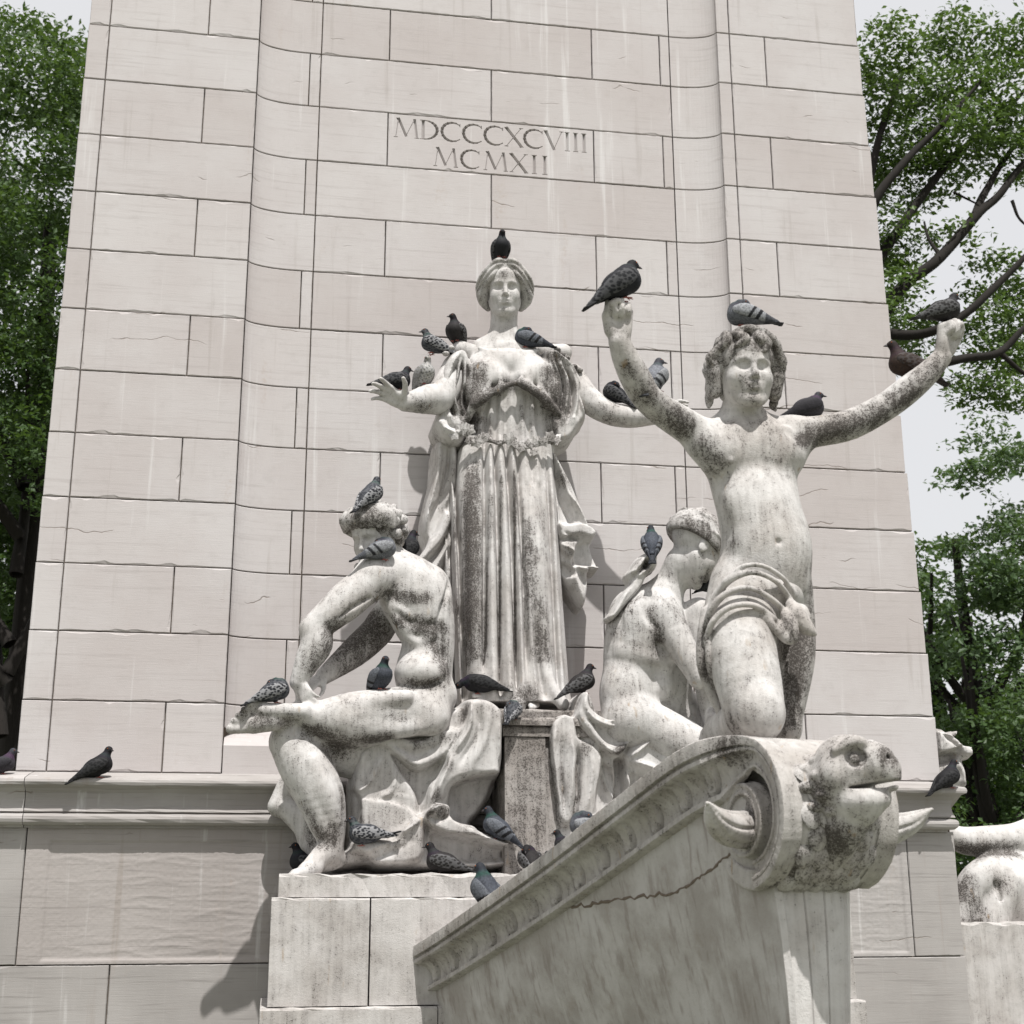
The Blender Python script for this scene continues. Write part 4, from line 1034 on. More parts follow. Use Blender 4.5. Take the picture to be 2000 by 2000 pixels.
# drapery and rock he sits on
sc = Sculpt(.0123)
relief_cloth(sc, vF, [(640, 560), (720, 470), (800, 440), (1000, 440), (1110, 370), (1150, 300), (1240, 270), (1290, 235), (1400, 238), (1480, 285), (1512, 350), (1508, 500), (1495, 690), (1460, 810), (1400, 910), (1345, 990), (1450, 1040), (1600, 1108), (1540, 1150), (1555, 1235), (1300, 1256), (1050, 1256), (780, 1258), (700, 1235), (510, 1258), (500, 1165), (598, 1110), (592, 1000), (592, 800), (610, 690)],
             11.0, 11.5, 55, [
    ([(845, 575), (1000, 668), (1150, 590), (1125, 700), (1065, 760), (1045, 900), (1005, 915), (985, 800), (915, 690)], .10, 14),
    ([(760, 500), (850, 470), (1000, 500), (1130, 430), (1230, 430), (1160, 560), (1000, 652), (835, 545)], -.06, 9),
    ([(870, 530), (990, 560), (1110, 520), (1000, 610)], .05, 30),
    ([(1300, 236), (1400, 240), (1505, 340), (1492, 680), (1330, 700), (1200, 745), (1110, 880), (1030, 915), (1085, 750), (1160, 580), (1245, 430)], -.10, 34),
    ([(1200, 770), (1300, 715), (1475, 695), (1440, 830), (1345, 985), (1210, 960), (1182, 880)], .20, 20),
    ([(1032, 912), (1105, 868), (1190, 885), (1195, 955), (1400, 1008), (1600, 1108), (1530, 1106), (1330, 1058), (1150, 1030), (1050, 985)], -.15, 11),
    ([(1090, 1035), (1300, 1075), (1540, 1130), (1530, 1190), (1200, 1195), (1060, 1160)], .12, 22),
    ([(676, 835), (830, 850), (960, 905), (1000, 985), (850, 1035), (668, 1015)], -.035, 5),
    ([(505, 1180), (640, 1145), (700, 1165), (770, 1215), (1000, 1195), (1035, 1000), (1020, 930), (900, 1020), (840, 1075), (600, 1080)], -.11, 22),
    ([(1130, 380), (1230, 290), (1290, 290), (1270, 400), (1160, 440)], .07, 14),
    ([(590, 760), (660, 820), (668, 1040), (590, 1060)], .09, 10)],
    [([(720, 490), (645, 630), (612, 740)], -.05, 24), ([(800, 580), (720, 740), (640, 800)], -.04, 22, .4), ([(870, 640), (850, 780), (780, 830)], -.035, 16), ([(1180, 560), (1130, 720), (1045, 890)], -.055, 22, -.4), ([(1300, 260), (1292, 420), (1200, 580)], -.045, 16, .4), ([(1400, 300), (1380, 480), (1300, 660)], -.035, 24), ([(1455, 360), (1470, 520), (1470, 660)], -.03, 18),
     ([(1190, 760), (1250, 725), (1340, 702), (1485, 682)], -.07, 11), ([(1040, 930), (1050, 1050), (1035, 1190)], .06, 16), ([(960, 1000), (800, 1100), (620, 1170)], -.035, 20, .5), ([(1190, 880), (1185, 920), (1120, 960), (1050, 940)], .04, 10), ([(1350, 330), (1330, 480), (1230, 640)], .03, 14), ([(1120, 660), (1080, 800), (1040, 900)], .03, 10), ([(930, 1100), (760, 1180), (640, 1190)], .03, 12), ([(1250, 980), (1400, 1030), (1560, 1090)], .03, 9)],
    .012, 4)
for a in ([(180, 880, 11.55), (260, 760, 11.55), (330, 700, 11.5)], [50, 70, 60]), ([(190, 870, 11.52), (280, 920, 11.5), (340, 1000, 11.45), (350, 1100, 11.4)], [44, 66, 60, 40]), ([(400, 760, 11.4), (420, 1000, 11.35), (440, 1150, 11.3)], [90, 80, 80]):
    tb(vF, a[0], a[1], .04)
DG = gk(vF, [(980, 650, 10.8, 1050, 900, .07, .85), (1040, 700, 10.85, 1150, 900, .06, .7), (720, 800, 10.9, 620, 900, .07, .45), (1250, 760, 10.85, 1460, 700, .05, .8), (1300, 900, 10.9, .12, .45), (520, 1180, 10.75, 700, 1200, .05, .75), (1020, 1000, 10.8, 1040, 1190, .07, .7), (1080, 930, 10.74, 1560, 1080, .04, .55), (1250, 1130, 10.75, .13, .7),
             (1450, 400, 11.0, 1480, 640, .06, .5), (1000, 500, 10.95, 1250, 480, .06, .45), (1280, 330, 11, .07, .7), (600, 960, 10.96, .09, .6), (400, 1000, 11.2, .12, .9), (1170, 640, 10.9, .06, .5)])
finish(sc, 'drapery', M_MARBLE, man, NB, DG, 0.20)

# ------------------------------------------------------------------ seated man on the right, bent forward
man2 = thing('bent_man_statue', 'seated bare-backed marble figure bent forward, head bowed in a close cap, right of the woman', 'statue', tuple(vD(700, 1950, 11.1)))
OB = np.array(man2.location)
sc = Sculpt(.0115)
H2 = vD.r(430, 10.95); c2 = vD(1078, 338, 10.95); F2 = (.80, .12, -.62)
head(sc, c2, H2, F2, eyes=False)
tb(vD, [(990, 420, 11.0), (930, 520, 11.05), (860, 640, 11.08)], [105, 95, 120], .05)
tb(vD, [(690, 1230, 11.15), (680, 1050, 11.12), (720, 880, 11.1), (800, 740, 11.08), (850, 650, 11.08)], [165, 150, 180, 185, 130], .06)
el(vD, (700, 680, 11.15), (110, 120), .18, .08); el(vD, (640, 780, 11.15), (85, 150), .15, .08)
el(vD, (880, 720, 10.93), (115, 130), .13, .035)                                # shoulder
el(vD, (730, 740, 10.905), (85, 110), .06, .03); tb(vD, [(800, 620, 10.86), (780, 720, 10.835), (860, 800, 10.82)], [5, 9, 5], .05, 's')
tb(vD, [(880, 720, 10.93), (960, 860, 10.86), (1040, 1000, 10.80), (1090, 1080, 10.78)], [112, 90, 72, 62], .04)
tb(vD, [(1090, 1080, 10.78), (1150, 1000, 10.85), (1200, 850, 10.9)], [62, 66, 50], .04)
tb(vD, [(640, 930, 10.95), (760, 960, 10.92), (900, 1000, 10.98)], [26, 30, 26], .07); tb(vD, [(780, 820, 10.9), (880, 920, 10.9), (940, 940, 10.94)], [8, 14, 8], .05, 's'); tb(vD, [(800, 1000, 10.94), (880, 1050, 10.95), (945, 1040, 10.98)], [7, 12, 8], .04, 's')
el(vD, (880, 960, 11.05), (80, 130), .14, .06); el(vD, (870, 1130, 11.1), (85, 110), .15, .06)          # chest and belly
el(vD, (650, 1180, 11.05), (140, 200), .20, .06); el(vD, (690, 1330, 11.0), (170, 150), .22, .06)
tb(vD, [(700, 1330, 11.02), (850, 1400, 10.99), (1000, 1470, 10.94), (1150, 1560, 10.88)], [158, 148, 138, 118], .05)
tb(vD, [(880, 1150, 11.3), (960, 1250, 11.3), (1060, 1420, 11.25)], [120, 130, 130], .06)
tb(vD, [(900, 1250, 11.2), (980, 950, 11.12), (1080, 720, 11.05)], [110, 110, 95], .05)                   # raised knee
tb(vD, [(1085, 710, 11.02), (1120, 900, 11.0), (1150, 1150, 11.0), (1170, 1350, 11.0)], [92, 100, 85, 60], .04)
M2G = gk(vD, [(640, 700, 11.0, 760, 900, .13, .6), (880, 700, 10.88, 980, 860, .10, .7), (680, 680, 10.95, 720, 860, .10, .7), (640, 820, 11, 720, 920, .08, .75), (900, 680, 10.9, 980, 820, .09, .7), (820, 700, 10.85, 850, 850, .06, .8), (960, 860, 10.82, 1080, 1060, .06, .8), (920, 500, 11, .08, .7), (1000, 580, 11.1, .08, .9), (1120, 520, 10.9, .07, .8), (560, 800, 11.1, 540, 1200, .05, .35), (960, 1080, 11.1, .08, .9), (840, 940, 10.9, .08, .35), (1060, 700, 11, 1060, 850, .07, .5)])
finish(sc, 'body', M_MARBLE, man2, OB, M2G, 0.22)
sc = Sculpt(.0085); sc.frame(c2, face_frame(F2), H2)
sc.ell((0, -.09, .16), (.375, .45, .37), .02)
sc.ell((0, -.10, .12), (.392, .462, .345), .02)
sc.ell((0, .02, -.34), (.8, .8, .40), .02, 's')
rs = np.random.RandomState(3)
for j in range(46):
    d = nrm(rs.normal(size=3)); p = np.array((0, -.09, .16))+d*np.array((.375, .45, .37))
    if p[2] < 0: continue
    q = nrm(np.cross(d, (0, 0, 1)))*.10
    sc.tube([p-q, p+d*.012, p+q+(0, 0, -.02)], [.012, .022, .012], .02, n=2)
sc.frame()
finish(sc, 'cap', M_MARBLE, man2, OB, gk(vD, [(1060, 270, 10.75, .16, .85), (960, 350, 10.8, .08, .7), (1150, 350, 10.8, .08, .7)]), 0.40)
sc = Sculpt(.0095)
relief_cloth(sc, vD, [(860, 365), (800, 338), (745, 365), (700, 430), (672, 470), (690, 525), (640, 590), (590, 680), (560, 720), (600, 740), (690, 640), (760, 560), (800, 480), (850, 440)], 10.9, 11.12, 26,
    [([(765, 395), (790, 400), (780, 440), (760, 430)], .05, 7), ([(690, 470), (720, 470), (715, 510), (692, 510)], .04, 7)], [([(840, 380), (780, 385), (730, 440), (690, 500)], -.05, 14, .3), ([(850, 420), (800, 430), (780, 460), (720, 500)], -.04, 12), ([(700, 520), (640, 620), (580, 720)], -.03, 14), ([(810, 350), (790, 420), (740, 470)], .03, 8)], .01, 2)
finish(sc, 'shoulder_cloth', M_MARBLE, man2, OB, gk(vD, [(760, 440, 10.95, .08, .6)]), 0.15)
# drapery under him: heavy falling folds
sc = Sculpt(.0123)
relief_cloth(sc, vD, [(390, 1170), (430, 1145), (480, 1180), (520, 1285), (600, 1290), (720, 1225), (860, 1225), (960, 1275), (1080, 1370), (1210, 1520), (1210, 2160), (300, 2160), (235, 1820), (205, 1600), (192, 1430), (212, 1330), (290, 1278), (350, 1280)],
             10.98, 11.6, 34, [
    ([(380, 1185), (430, 1152), (440, 1255), (540, 1325), (712, 1352), (690, 1440), (608, 1535), (515, 1495), (430, 1405), (368, 1305)], -.11, 13),
    ([(435, 1330), (540, 1378), (690, 1388), (660, 1440), (600, 1486), (520, 1455)], .07, 18),
    ([(212, 1335), (290, 1285), (352, 1330), (372, 1500), (352, 1900), (262, 1900), (215, 1600), (200, 1450)], -.09, 20),
    ([(372, 1440), (500, 1505), (505, 1650), (452, 1900), (368, 1900), (392, 1650)], -.07, 18),
    ([(598, 1560), (648, 1556), (662, 1700), (645, 1860), (585, 1850), (612, 1700)], .14, 13),
    ([(510, 1560), (595, 1640), (612, 1850), (490, 1880)], .07, 14),
    ([(560, 1330), (720, 1240), (880, 1240), (1080, 1380), (1210, 1540), (1130, 1720), (900, 1668), (672, 1572), (720, 1450), (715, 1345)], -.11, 34),
    ([(700, 1640), (880, 1690), (780, 1830), (690, 1800)], .07, 16),
    ([(450, 1890), (620, 1865), (850, 1790), (1000, 1790), (1000, 2150), (500, 2150)], -.13, 16)],
    [([(400, 1200), (430, 1300), (530, 1370), (680, 1380)], -.03, 10), ([(600, 1530), (500, 1490), (420, 1410), (370, 1310)], -.03, 10), ([(240, 1360), (225, 1550), (260, 1880)], -.035, 18), ([(330, 1400), (345, 1600), (310, 1880)], -.04, 16, .4), ([(285, 1440), (280, 1650), (290, 1880)], .045, 11), ([(370, 1500), (375, 1700), (360, 1880)], .05, 10), ([(440, 1500), (450, 1700), (410, 1880)], -.03, 16),
     ([(670, 1575), (760, 1610), (900, 1664), (1050, 1690)], -.06, 12, -.3), ([(880, 1370), (760, 1480), (650, 1565)], -.045, 13, .4), ([(790, 1470), (850, 1420), (960, 1360)], .03, 9), ([(1000, 1320), (960, 1450), (860, 1560)], -.035, 22), ([(1060, 1400), (1010, 1540), (930, 1640)], .03, 14), ([(650, 1600), (690, 1740), (650, 1850)], -.05, 13), ([(500, 1560), (560, 1720), (620, 1850)], -.04, 13), ([(700, 1590), (740, 1720), (720, 1840)], -.03, 12), ([(620, 1890), (760, 1840), (900, 1790)], -.03, 14)],
    .008, 9)
D2G = gk(vD, [(640, 1500, 10.85, 620, 1850, .06, 1.0), (600, 1400, 10.9, 680, 1380, .05, .75), (230, 1450, 11, 270, 1900, .10, .7), (340, 1600, 10.95, 350, 1900, .07, .55), (420, 1500, 10.9, .08, .5), (760, 1520, 10.78, .06, .4), (450, 1250, 11, .09, .5), (800, 1680, 10.8, .08, .4)])
finish(sc, 'drapery', M_MARBLE, man2, OB, D2G, 0.18)
# ------------------------------------------------------------------ the ship's prow: volute, horns, turtle head, moulded rail
AN = R_(23)
_Fh = np.array([math.sin(YAW), math.cos(YAW), 0.0])
LV = math.cos(AN)*_Rv+math.sin(AN)*_Fh                       # across the ship, from the near side to the far side
FV = math.sin(AN)*_Rv-math.cos(AN)*_Fh                       # the way the ship points
ZV = np.array([0, 0, 1.0])
OM = vE(1105, 402, 7.03)                                     # middle of the volute
RVOL, HL = .385, .30
prow = thing('ship_prow', 'carved stone ship prow with turtle head, volute and horns below the kneeling boy', 'sculpture', (OM[0]-FV[0]*1.2, OM[1]-FV[1]*1.2, 0))
RB = np.array(prow.location)
def bow(l, f, z): return OM+LV*l+FV*f+ZV*z
BF = np.stack([LV, FV, ZV], 1)
M_PROW = mat_marble('prow_stone', (0.47, 0.45, 0.43), (0.35, 0.325, 0.30), film=0.85, lvl0=.10)

def sweep(name, pts, nrmls, prof, mat, parent, base, disp=None, cap=True, g=.15, blobs=()):
    """profile of (outward, down) carried along a path; disp adds carved ornament"""
    pts = np.array(pts); n, m = len(pts), len(prof)
    tg = np.gradient(pts, axis=0); tg /= np.linalg.norm(tg, axis=1, keepdims=True)
    N_ = np.array(nrmls); N_ = N_-tg*(N_*tg).sum(1, keepdims=True); N_ /= np.linalg.norm(N_, axis=1, keepdims=True)
    Dn = np.cross(tg, N_); 
    return pts, N_, Dn
def sweep_mesh(pts, N_, Dn, prof, disp=None):
    n, m = len(pts), len(prof); V = np.zeros((n, m, 3)); s_ = np.concatenate([[0], np.cumsum(np.linalg.norm(np.diff(pts, axis=0), axis=1))])
    for j, (o, d) in enumerate(prof):
        e = disp(s_, o, d) if disp else 0
        V[:, j] = pts+N_*(o+np.asarray(e))[:, None] + Dn*d if np.ndim(e) else pts+N_*o+Dn*d
    i, j = np.meshgrid(np.arange(n-1), np.arange(m-1), indexing='ij')
    Q = np.stack([i*m+j, i*m+j+1, (i+1)*m+j+1, (i+1)*m+j], -1).reshape(-1, 4)
    return V.reshape(-1, 3), Q

def make_side(sg):
    """one side of the prow; sg=-1 is the near side"""
    def mir(p):                                              # mirror a near-side point for the far side
        if sg < 0: return p
        q = np.asarray(p)-OM; l = q@LV; return np.asarray(p)-2*l*LV
    def mirv(v):
        return v if sg < 0 else v-2*(v@LV)*LV
    # top edge of the rail, from the plinth forward to the crown of the volute and round it
    sheer = [(-4.1, -.80), (-3.5, -.645), (-3.0, -.50), (-2.5, -.35), (-2.0, -.195), (-1.6, -.065), (-1.2, .07), (-.8, .205), (-.5, .305), (-.3, .355), (-.12, .382)]
    raw = [bow(-HL+.085*f, f, z) for f, z in sheer]
    arc = [bow(-HL, RVOL*math.sin(a), RVOL*math.cos(a)) for a in np.linspace(0, R_(168), 12)]
    path = crom([mir(p) for p in raw+arc], 30)
    s0 = np.concatenate([[0], np.cumsum(np.linalg.norm(np.diff(path, axis=0), axis=1))]); s1 = np.arange(0, s0[-1], .011 if sg < 0 else .03)
    path = np.stack([np.interp(s1, s0, path[:, c]) for c in range(3)], 1)
    pts, N_, Dn = sweep('', path, [mirv(-LV)]*len(path), [], None, None, None)
    fvals = (pts-OM)@FV
    if Dn[0, 2] > 0: Dn = -Dn
    rs = np.random.RandomState(3)
    def cove(a, b, n=9):
        return [(a[0]+(b[0]-a[0])*math.sin(t), a[1]+(b[1]-a[1])*(1-math.cos(t))) for t in np.linspace(0, math.pi/2, n)]
    prof = [(-.30, .012), (-.02, .0), (.105, -.002), (.112, .004), (.114, .03), (.112, .062), (.094, .066), (.090, .076), (.105, .080), (.106, .098), (.100, .104)]+cove((.090, .108), (.012, .215), 14)+[(.016, .220), (.034, .224), (.036, .246), (.026, .252), (-.01, .256)]
    prof = [(o*(1.4 if o > 0 else 1), d*1.22) for o, d in prof]
    per = .30
    def orn(s_, o, d):
        if not (.132 <= d <= .264): return np.zeros_like(s_)+rs.normal(0, .0006, len(s_))
        x = ((s_+ (d-.134)*.5) % per)/per-.5; y = (d-.132)/.131      # tongues: a raised U with a rim
        rr = np.where(y > .6, np.hypot(x*3.4, (y-.6)*1.3), np.abs(x)*3.4)
        return .018*np.exp(-((rr-.42)/.10)**2)-.024*np.exp(-((rr-.68)/.11)**2)+.006*(rr < .34)
    vol = fvals > -.02
    V, Q = sweep_mesh(pts, N_, Dn, prof, orn)
    m = len(prof); Vr = V.reshape(len(pts), m, 3)
    ti = np.clip((fvals+.15)/.35, 0, 1)                       # the moulding narrows as it curls
    after = np.arange(len(pts)) >= int(np.argmax(vol))
    sc_ = np.where(after, .46, 1.0); kk = 16 if sg < 0 else 6; sc_ = np.convolve(np.pad(sc_, kk, 'edge'), np.ones(2*kk+1)/(2*kk+1), 'valid')
    for j, (o, d) in enumerate(prof):
        e = orn(np.concatenate([[0], np.cumsum(np.linalg.norm(np.diff(pts, axis=0), axis=1))]), o, d)
        oo = o*np.where(sc_ < .99, .25+.75*(sc_-.46)/.54, 1)
        Vr[:, j] = pts+N_*(oo+e*(sc_ > .9))[:, None]+Dn*(d*sc_)[:, None]
    Vr += rs.normal(0, .0008, Vr.shape)
    me = np_mesh('rail', Vr.reshape(-1, 3)-RB, Q if sg > 0 else Q[:, ::-1])
    grime_attr(me, Vr.reshape(-1, 3), gk(vE, [(100, 690, 9.3, 700, 240, .06, .55), (800, 160, 6.95, 960, 140, .10, .75), (250, 620, 8.8, 800, 260, .05, .62)]) if sg < 0 else [], .22)
    me.set_sharp_from_angle(angle=R_(28)); put('rail', me, M_PROW, prow)
    # hull below the rail
    sel = np.where((fvals < -.10))[0][::(12 if sg < 0 else 4)]
    hp = [(.0, .308), (-.004, .36), (-.02, .42), (-.05, .56), (-.10, .74), (-.17, .95), (-.26, 1.2), (-.36, 1.55), (-.44, 2.0), (-.5, 2.6)]
    V = np.zeros((len(sel), len(hp), 3))
    for j, (o, d) in enumerate(hp):
        inw = np.clip((fvals[sel]+1.5)/1.5, 0, 1)
        V[:, j] = pts[sel]+N_[sel]*(o*(1-.55*inw))[:, None]-ZV*(d*(1.0))+FV*0
    st = [bow(sg*HL*.86*(1-.10*j), -.10+.02*j, RVOL*0-(.30+.30*j)) for j in range(len(hp))]
    # bow end closes on the stem
    stem = np.array([bow(sg*.30, -.06, .10), bow(sg*.29, .0, .04), bow(sg*.27, .04, -.06), bow(sg*.245, .07, -.20), bow(sg*.225, .09, -.36), bow(sg*.205, .10, -.56), bow(sg*.185, .10, -.82), bow(sg*.165, .09, -1.15), bow(sg*.15, .06, -1.6), bow(sg*.14, .0, -2.2)])
    mid = (V[-1]+stem)/2+FV*0.02
    V = np.concatenate([V, mid[None], stem[None]])
    G = np.stack([crom(V[:, j], 2) for j in range(V.shape[1])], 1); G = np.stack([crom(G[i], 3) for i in range(G.shape[0])], 0)
    a_, b_ = G.shape[:2]; i, j = np.meshgrid(np.arange(a_-1), np.arange(b_-1), indexing='ij')
    Q = np.stack([i*b_+j, i*b_+j+1, (i+1)*b_+j+1, (i+1)*b_+j], -1).reshape(-1, 4)
    me = np_mesh('hull_side', G.reshape(-1, 3)-RB, Q if sg > 0 else Q[:, ::-1]); grime_attr(me, G.reshape(-1, 3), [], .02)
    put('hull_side', me, M_HULL, prow)
    deck_edge = pts[fvals < .02]-N_[fvals < .02]*.05
    # end of the volute: recessed eye, hub ring and horn
    sc = Sculpt(.008); sc.frame(OM, BF, 1.0)
    o = sg*HL
    ring = lambda r, l, n=28: [(l, r*math.sin(a), r*math.cos(a)) for a in np.linspace(0, 2*math.pi, n)]
    hz_ = -.035; hf = -.02
    def disc(X, Y, Z):
        l = ((X-OM[0])*LV[0]+(Y-OM[1])*LV[1])*sg; r = np.hypot((X-OM[0])*FV[0]+(Y-OM[1])*FV[1]-hf, Z-OM[2]-hz_)
        d = np.maximum(r-.185-.012*np.exp(-((l-HL*.86)/.02)**2), np.abs(l-HL*.80)-HL*.30)
        d = np.maximum(d, -np.maximum(r-.125, HL*.98-l)); d = np.maximum(d, .010-np.abs(r-.155)-np.maximum(HL*1.08-l, 0)*2)
        return d
    sc.fn(disc, bow(o*.8, hf, hz_)-.32, bow(o*.8, hf, hz_)+.32, .004)
    hub = finish(sc, 'hub_ring', M_PROW, prow, RB, [(bow(o, hf, hz_), .14, .55)], .25)
    sc = Sculpt(.0065); sc.frame(OM, BF, 1.0)
    cv = [(o*.75, hf, hz_-.03), (o*1.15, hf+.03, hz_-.05), (o*1.55, hf+.09, hz_-.045), (o*1.92, hf+.17, hz_-.01), (o*2.22, hf+.25, hz_+.06)]
    sc.tube(cv, [.088, .094, .086, .060, .014], .01, n=5)
    for q in range(7):                                          # ribs along the horn
        a = 2*math.pi*q/7; w_ = [.088, .094, .086, .060, .014]
        sc.tube([(l, f+r*math.cos(a)*1.02, z+r*math.sin(a)*1.02) for (l, f, z), r in zip(cv, w_)], [.008, .009, .008, .006, .003], .010, 's', n=5)
    finish(sc, 'horn', M_MARBLE_FRONT, hub, RB, [(bow(o*1.1, hf, hz_-.1), .08, .75), (bow(o, hf, hz_), .10, .6)], .12)
    return deck_edge
M_HULL = None
t = NT('worn_hull_stone'); p_ = t.pos(); n1 = t.noise(p_, 3.0, 5, .6); n2 = t.noise(p_, 70, 3, .7); n3 = t.noise(t.pos((20, 20, 2)), 1, 3, .6)
cc = t.mix(t.ramp(n1, .35, .65), (.46, .445, .43), (.33, .31, .29)); cc = t.mix(t.math('MULTIPLY', t.ramp(t.noise(p_, 9, 4, .6), .5, .75), .4), cc, (.26, .225, .19)); cc = t.mix(t.math('MULTIPLY', t.ramp(n3, .50, .70), .55), cc, (.22, .19, .17)); cc = t.mix(t.math('MULTIPLY', t.ramp(t.noise(t.pos((7, 7, .8)), 1, 3, .6), .58, .72), .5), cc, (.52, .51, .50)); cc = t.mix(t.math('MULTIPLY', t.ramp(n2, .60, .72), .4), cc, (.20, .18, .165))
M_HULL = t.done(cc, .85, n2, .25, .01)
ra, rb = make_side(-1), make_side(1)
n_ = min(len(ra), len(rb)); i_ = np.arange(n_-1)
dk = np.vstack([ra-ZV*.012, rb-ZV*.012, ra-ZV*.14, rb-ZV*.14])
dq = np.stack([i_, i_+1, n_+i_+1, n_+i_], 1)
me = np_mesh('deck', dk-RB, np.vstack([dq, dq[:, ::-1]+2*n_])); grime_attr(me, dk, [], .2); put('deck', me, M_PROW, prow)

# drum of the volute, hollow at both ends, with the deck behind it
sc = Sculpt(.010); sc.frame(OM, BF, 1.0)
def drum(X, Y, Z):
    x, y, z = X-OM[0], Y-OM[1], Z-OM[2]
    l = x*LV[0]+y*LV[1]; f = x*FV[0]+y*FV[1]
    r = np.hypot(f, z); th = np.arctan2(z, f)
    R0 = RVOL-.004-.012*np.exp(-((np.abs(l)-.22)/.014)**2)
    d = np.maximum(r-R0, np.abs(l)-HL+.012)
    eye = np.maximum(np.hypot(f+.02, z+.03)-.245, HL-.115-np.abs(l))
    d = np.maximum(d, -eye)
    return d
A_ = np.array([bow(l, f, z) for l in (-.36, .36) for f in (-.42, .42) for z in (-.42, .42)])
sc.frame()
sc.fn(drum, A_.min(0), A_.max(0), .01)
finish(sc, 'volute', M_PROW, prow, RB, gk(vE, [(1090, 560, 6.8, 1070, 660, .10, .8), (1400, 520, 7.0, 1390, 660, .09, .9), (1100, 300, 6.75, .10, .4), (1000, 160, 6.9, .1, .5)]), .16)

# broad stem under the drum, with two corner mouldings
zs = [-.20, -.36, -.56, -.82, -1.15, -1.6, -2.2]; fs = [.07, .09, .10, .10, .09, .06, 0]; ls = [.245, .225, .205, .185, .165, .15, .14]
sv, sq = [], []
for z_, f_, l_ in zip(zs, fs, ls):
    for a_, g_ in ((-1.0, 0), (-.86, .02), (-.80, .006), (-.30, .012), (-.27, .002), (-.24, .012), (.24, .012), (.27, .002), (.30, .012), (.80, .006), (.86, .02), (1.0, 0)): sv.append(bow(a_*l_*1.01, f_+g_, z_))
for i in range(len(zs)-1):
    for j in range(11): sq.append([i*12+j, i*12+j+1, (i+1)*12+j+1, (i+1)*12+j])
me = np_mesh('stem', np.array(sv)-RB, np.array(sq)[:, ::-1], False); grime_attr(me, np.array(sv), [], .05); put('stem', me, M_MARBLE, prow)
# turtle: neck with rings of plates, and the head
TU = .205
tf = nrm(FV*1.0+LV*.72+ZV*.14)
TF = face_frame(tf); TC = bow(.0, .44, .155)
sc = Sculpt(.0076); sc.frame(TC, TF, TU)
sc.tube([(0, -.2, -.10), (-.48, -.9, -.25), (-.95, -1.5, -.45)], [.80, .92, 1.0], .15)
sc.tube([(0, .10, -.70), (-.2, -.35, -1.05), (-.6, -.9, -1.5)], [.52, .58, .55], .15)
for ring_, (yy, rr, nn, sz) in enumerate(((-.48, .80, 10, .25), (-.84, .92, 11, .28), (-1.2, 1.02, 11, .30))):
    for q in range(nn):
        a = 2*math.pi*(q+.5*(ring_ % 2))/nn
        sc.ell((rr*math.sin(a)*.93+.58*(yy+.2), yy-.1*math.cos(a), -.22+.3*(yy+.62)+rr*math.cos(a)*.93), (sz*1.05, sz*.85, sz*.60), .02)
KF, KZ = .80, 1.18                                            # a short, tall head
W3 = lambda p: (p[0], p[1]*KF, p[2]*KZ)
te = lambda c, r, k, op='u': sc.ell(W3(c), (r[0], r[1]*KF, r[2]*KZ), k, op)
tt_ = lambda pts, r, k, op='u', n=0: sc.tube([W3(p) for p in pts], r, k, op, n=n)
te((0, 0, .20), (.82, .92, .64), .10)
tt_([(0, .30, .20), (0, .85, .14), (0, 1.14, .02)], [.62, .54, .40], .20)
tt_([(0, 1.16, .0), (0, 1.32, -.20), (0, 1.33, -.34)], [.30, .20, .12], .14)                      # beak
te((0, .22, -.54), (.70, .80, .36), .16); tt_([(0, .4, -.58), (0, .90, -.54)], [.46, .24], .14)      # lower jaw
for s_ in (-1, 1):
    tt_([(s_*.24, 1.00, .44), (s_*.56, .66, .60), (s_*.80, .10, .46)], [.07, .14, .10], .10, n=3)       # brow
    te((s_*.66, -.15, .02), (.28, .40, .30), .16)
    te((s_*.66, .62, .27), (.30, .33, .21), .05, 's')
    te((s_*.50, .50, .25), (.15, .17, .13), .02)
    te((s_*.22, 1.36, .20), (.07, .10, .06), .03, 's')
    for q in range(4): tt_([(s_*(.20+.05*q), .62-.2*q, -.98), (s_*(.55+.03*q), .42-.2*q, -.86), (s_*.76, .22-.17*q, -.62)], [.015, .028, .015], .05, 's', n=3)
te((0, .92, -.285), (1.10, .86, .056), .03, 's')                                        # mouth
for s_ in (-1, 1): tt_([(s_*.70, .36, -.36), (s_*.58, .52, -.31)], [.03, .06], .03, 's')
sc.frame()
TP = lambda *p: TC+TF@np.array(p)*TU
finish(sc, 'turtle_head', M_MARBLE_FRONT, prow, RB, [(TP(s_*.6, .55, .28), .05, .62) for s_ in (-1, 1)]+[(TP(s_*.2, 1.1, .3), .07, .65) for s_ in (-1, 1)]+[(TP(-.7, .3, -.33), TP(-.3, 1.2, -.30), .02, .6), (TP(0, .1, -1.1), .10, .55), (TP(.8, -.6, -.5), .12, .6), (TP(-.8, -.6, -.4), .14, .6), (TP(0, 1.3, -.2), .05, .5), (TP(0, -.5, -1.4), .13, .7)], .26)
# overlapping scales on the front of the drum
sm = bmesh.new()
ringn = 12; rows_ = []
for r_, h_ in ((0, .020), (.45, .017), (.8, .010), (1.0, 0.0)):
    rows_.append([sm.verts.new((r_*math.sin(2*math.pi*q/ringn)*.5, (r_*math.cos(2*math.pi*q/ringn))*.5*(1.15 if math.cos(2*math.pi*q/ringn) < 0 else .9), h_+.010*(1-r_*math.cos(2*math.pi*q/ringn))/2)) for q in range(ringn)] if r_ else [sm.verts.new((0, 0, h_+.006))])
for q in range(ringn): sm.faces.new([rows_[0][0], rows_[1][(q+1) % ringn], rows_[1][q]][::-1])
for k_ in (1, 2):
    for q in range(ringn): sm.faces.new([rows_[k_][q], rows_[k_][(q+1) % ringn], rows_[k_+1][(q+1) % ringn], rows_[k_+1][q]][::-1])
bmesh.ops.recalc_face_normals(sm, faces=sm.faces)
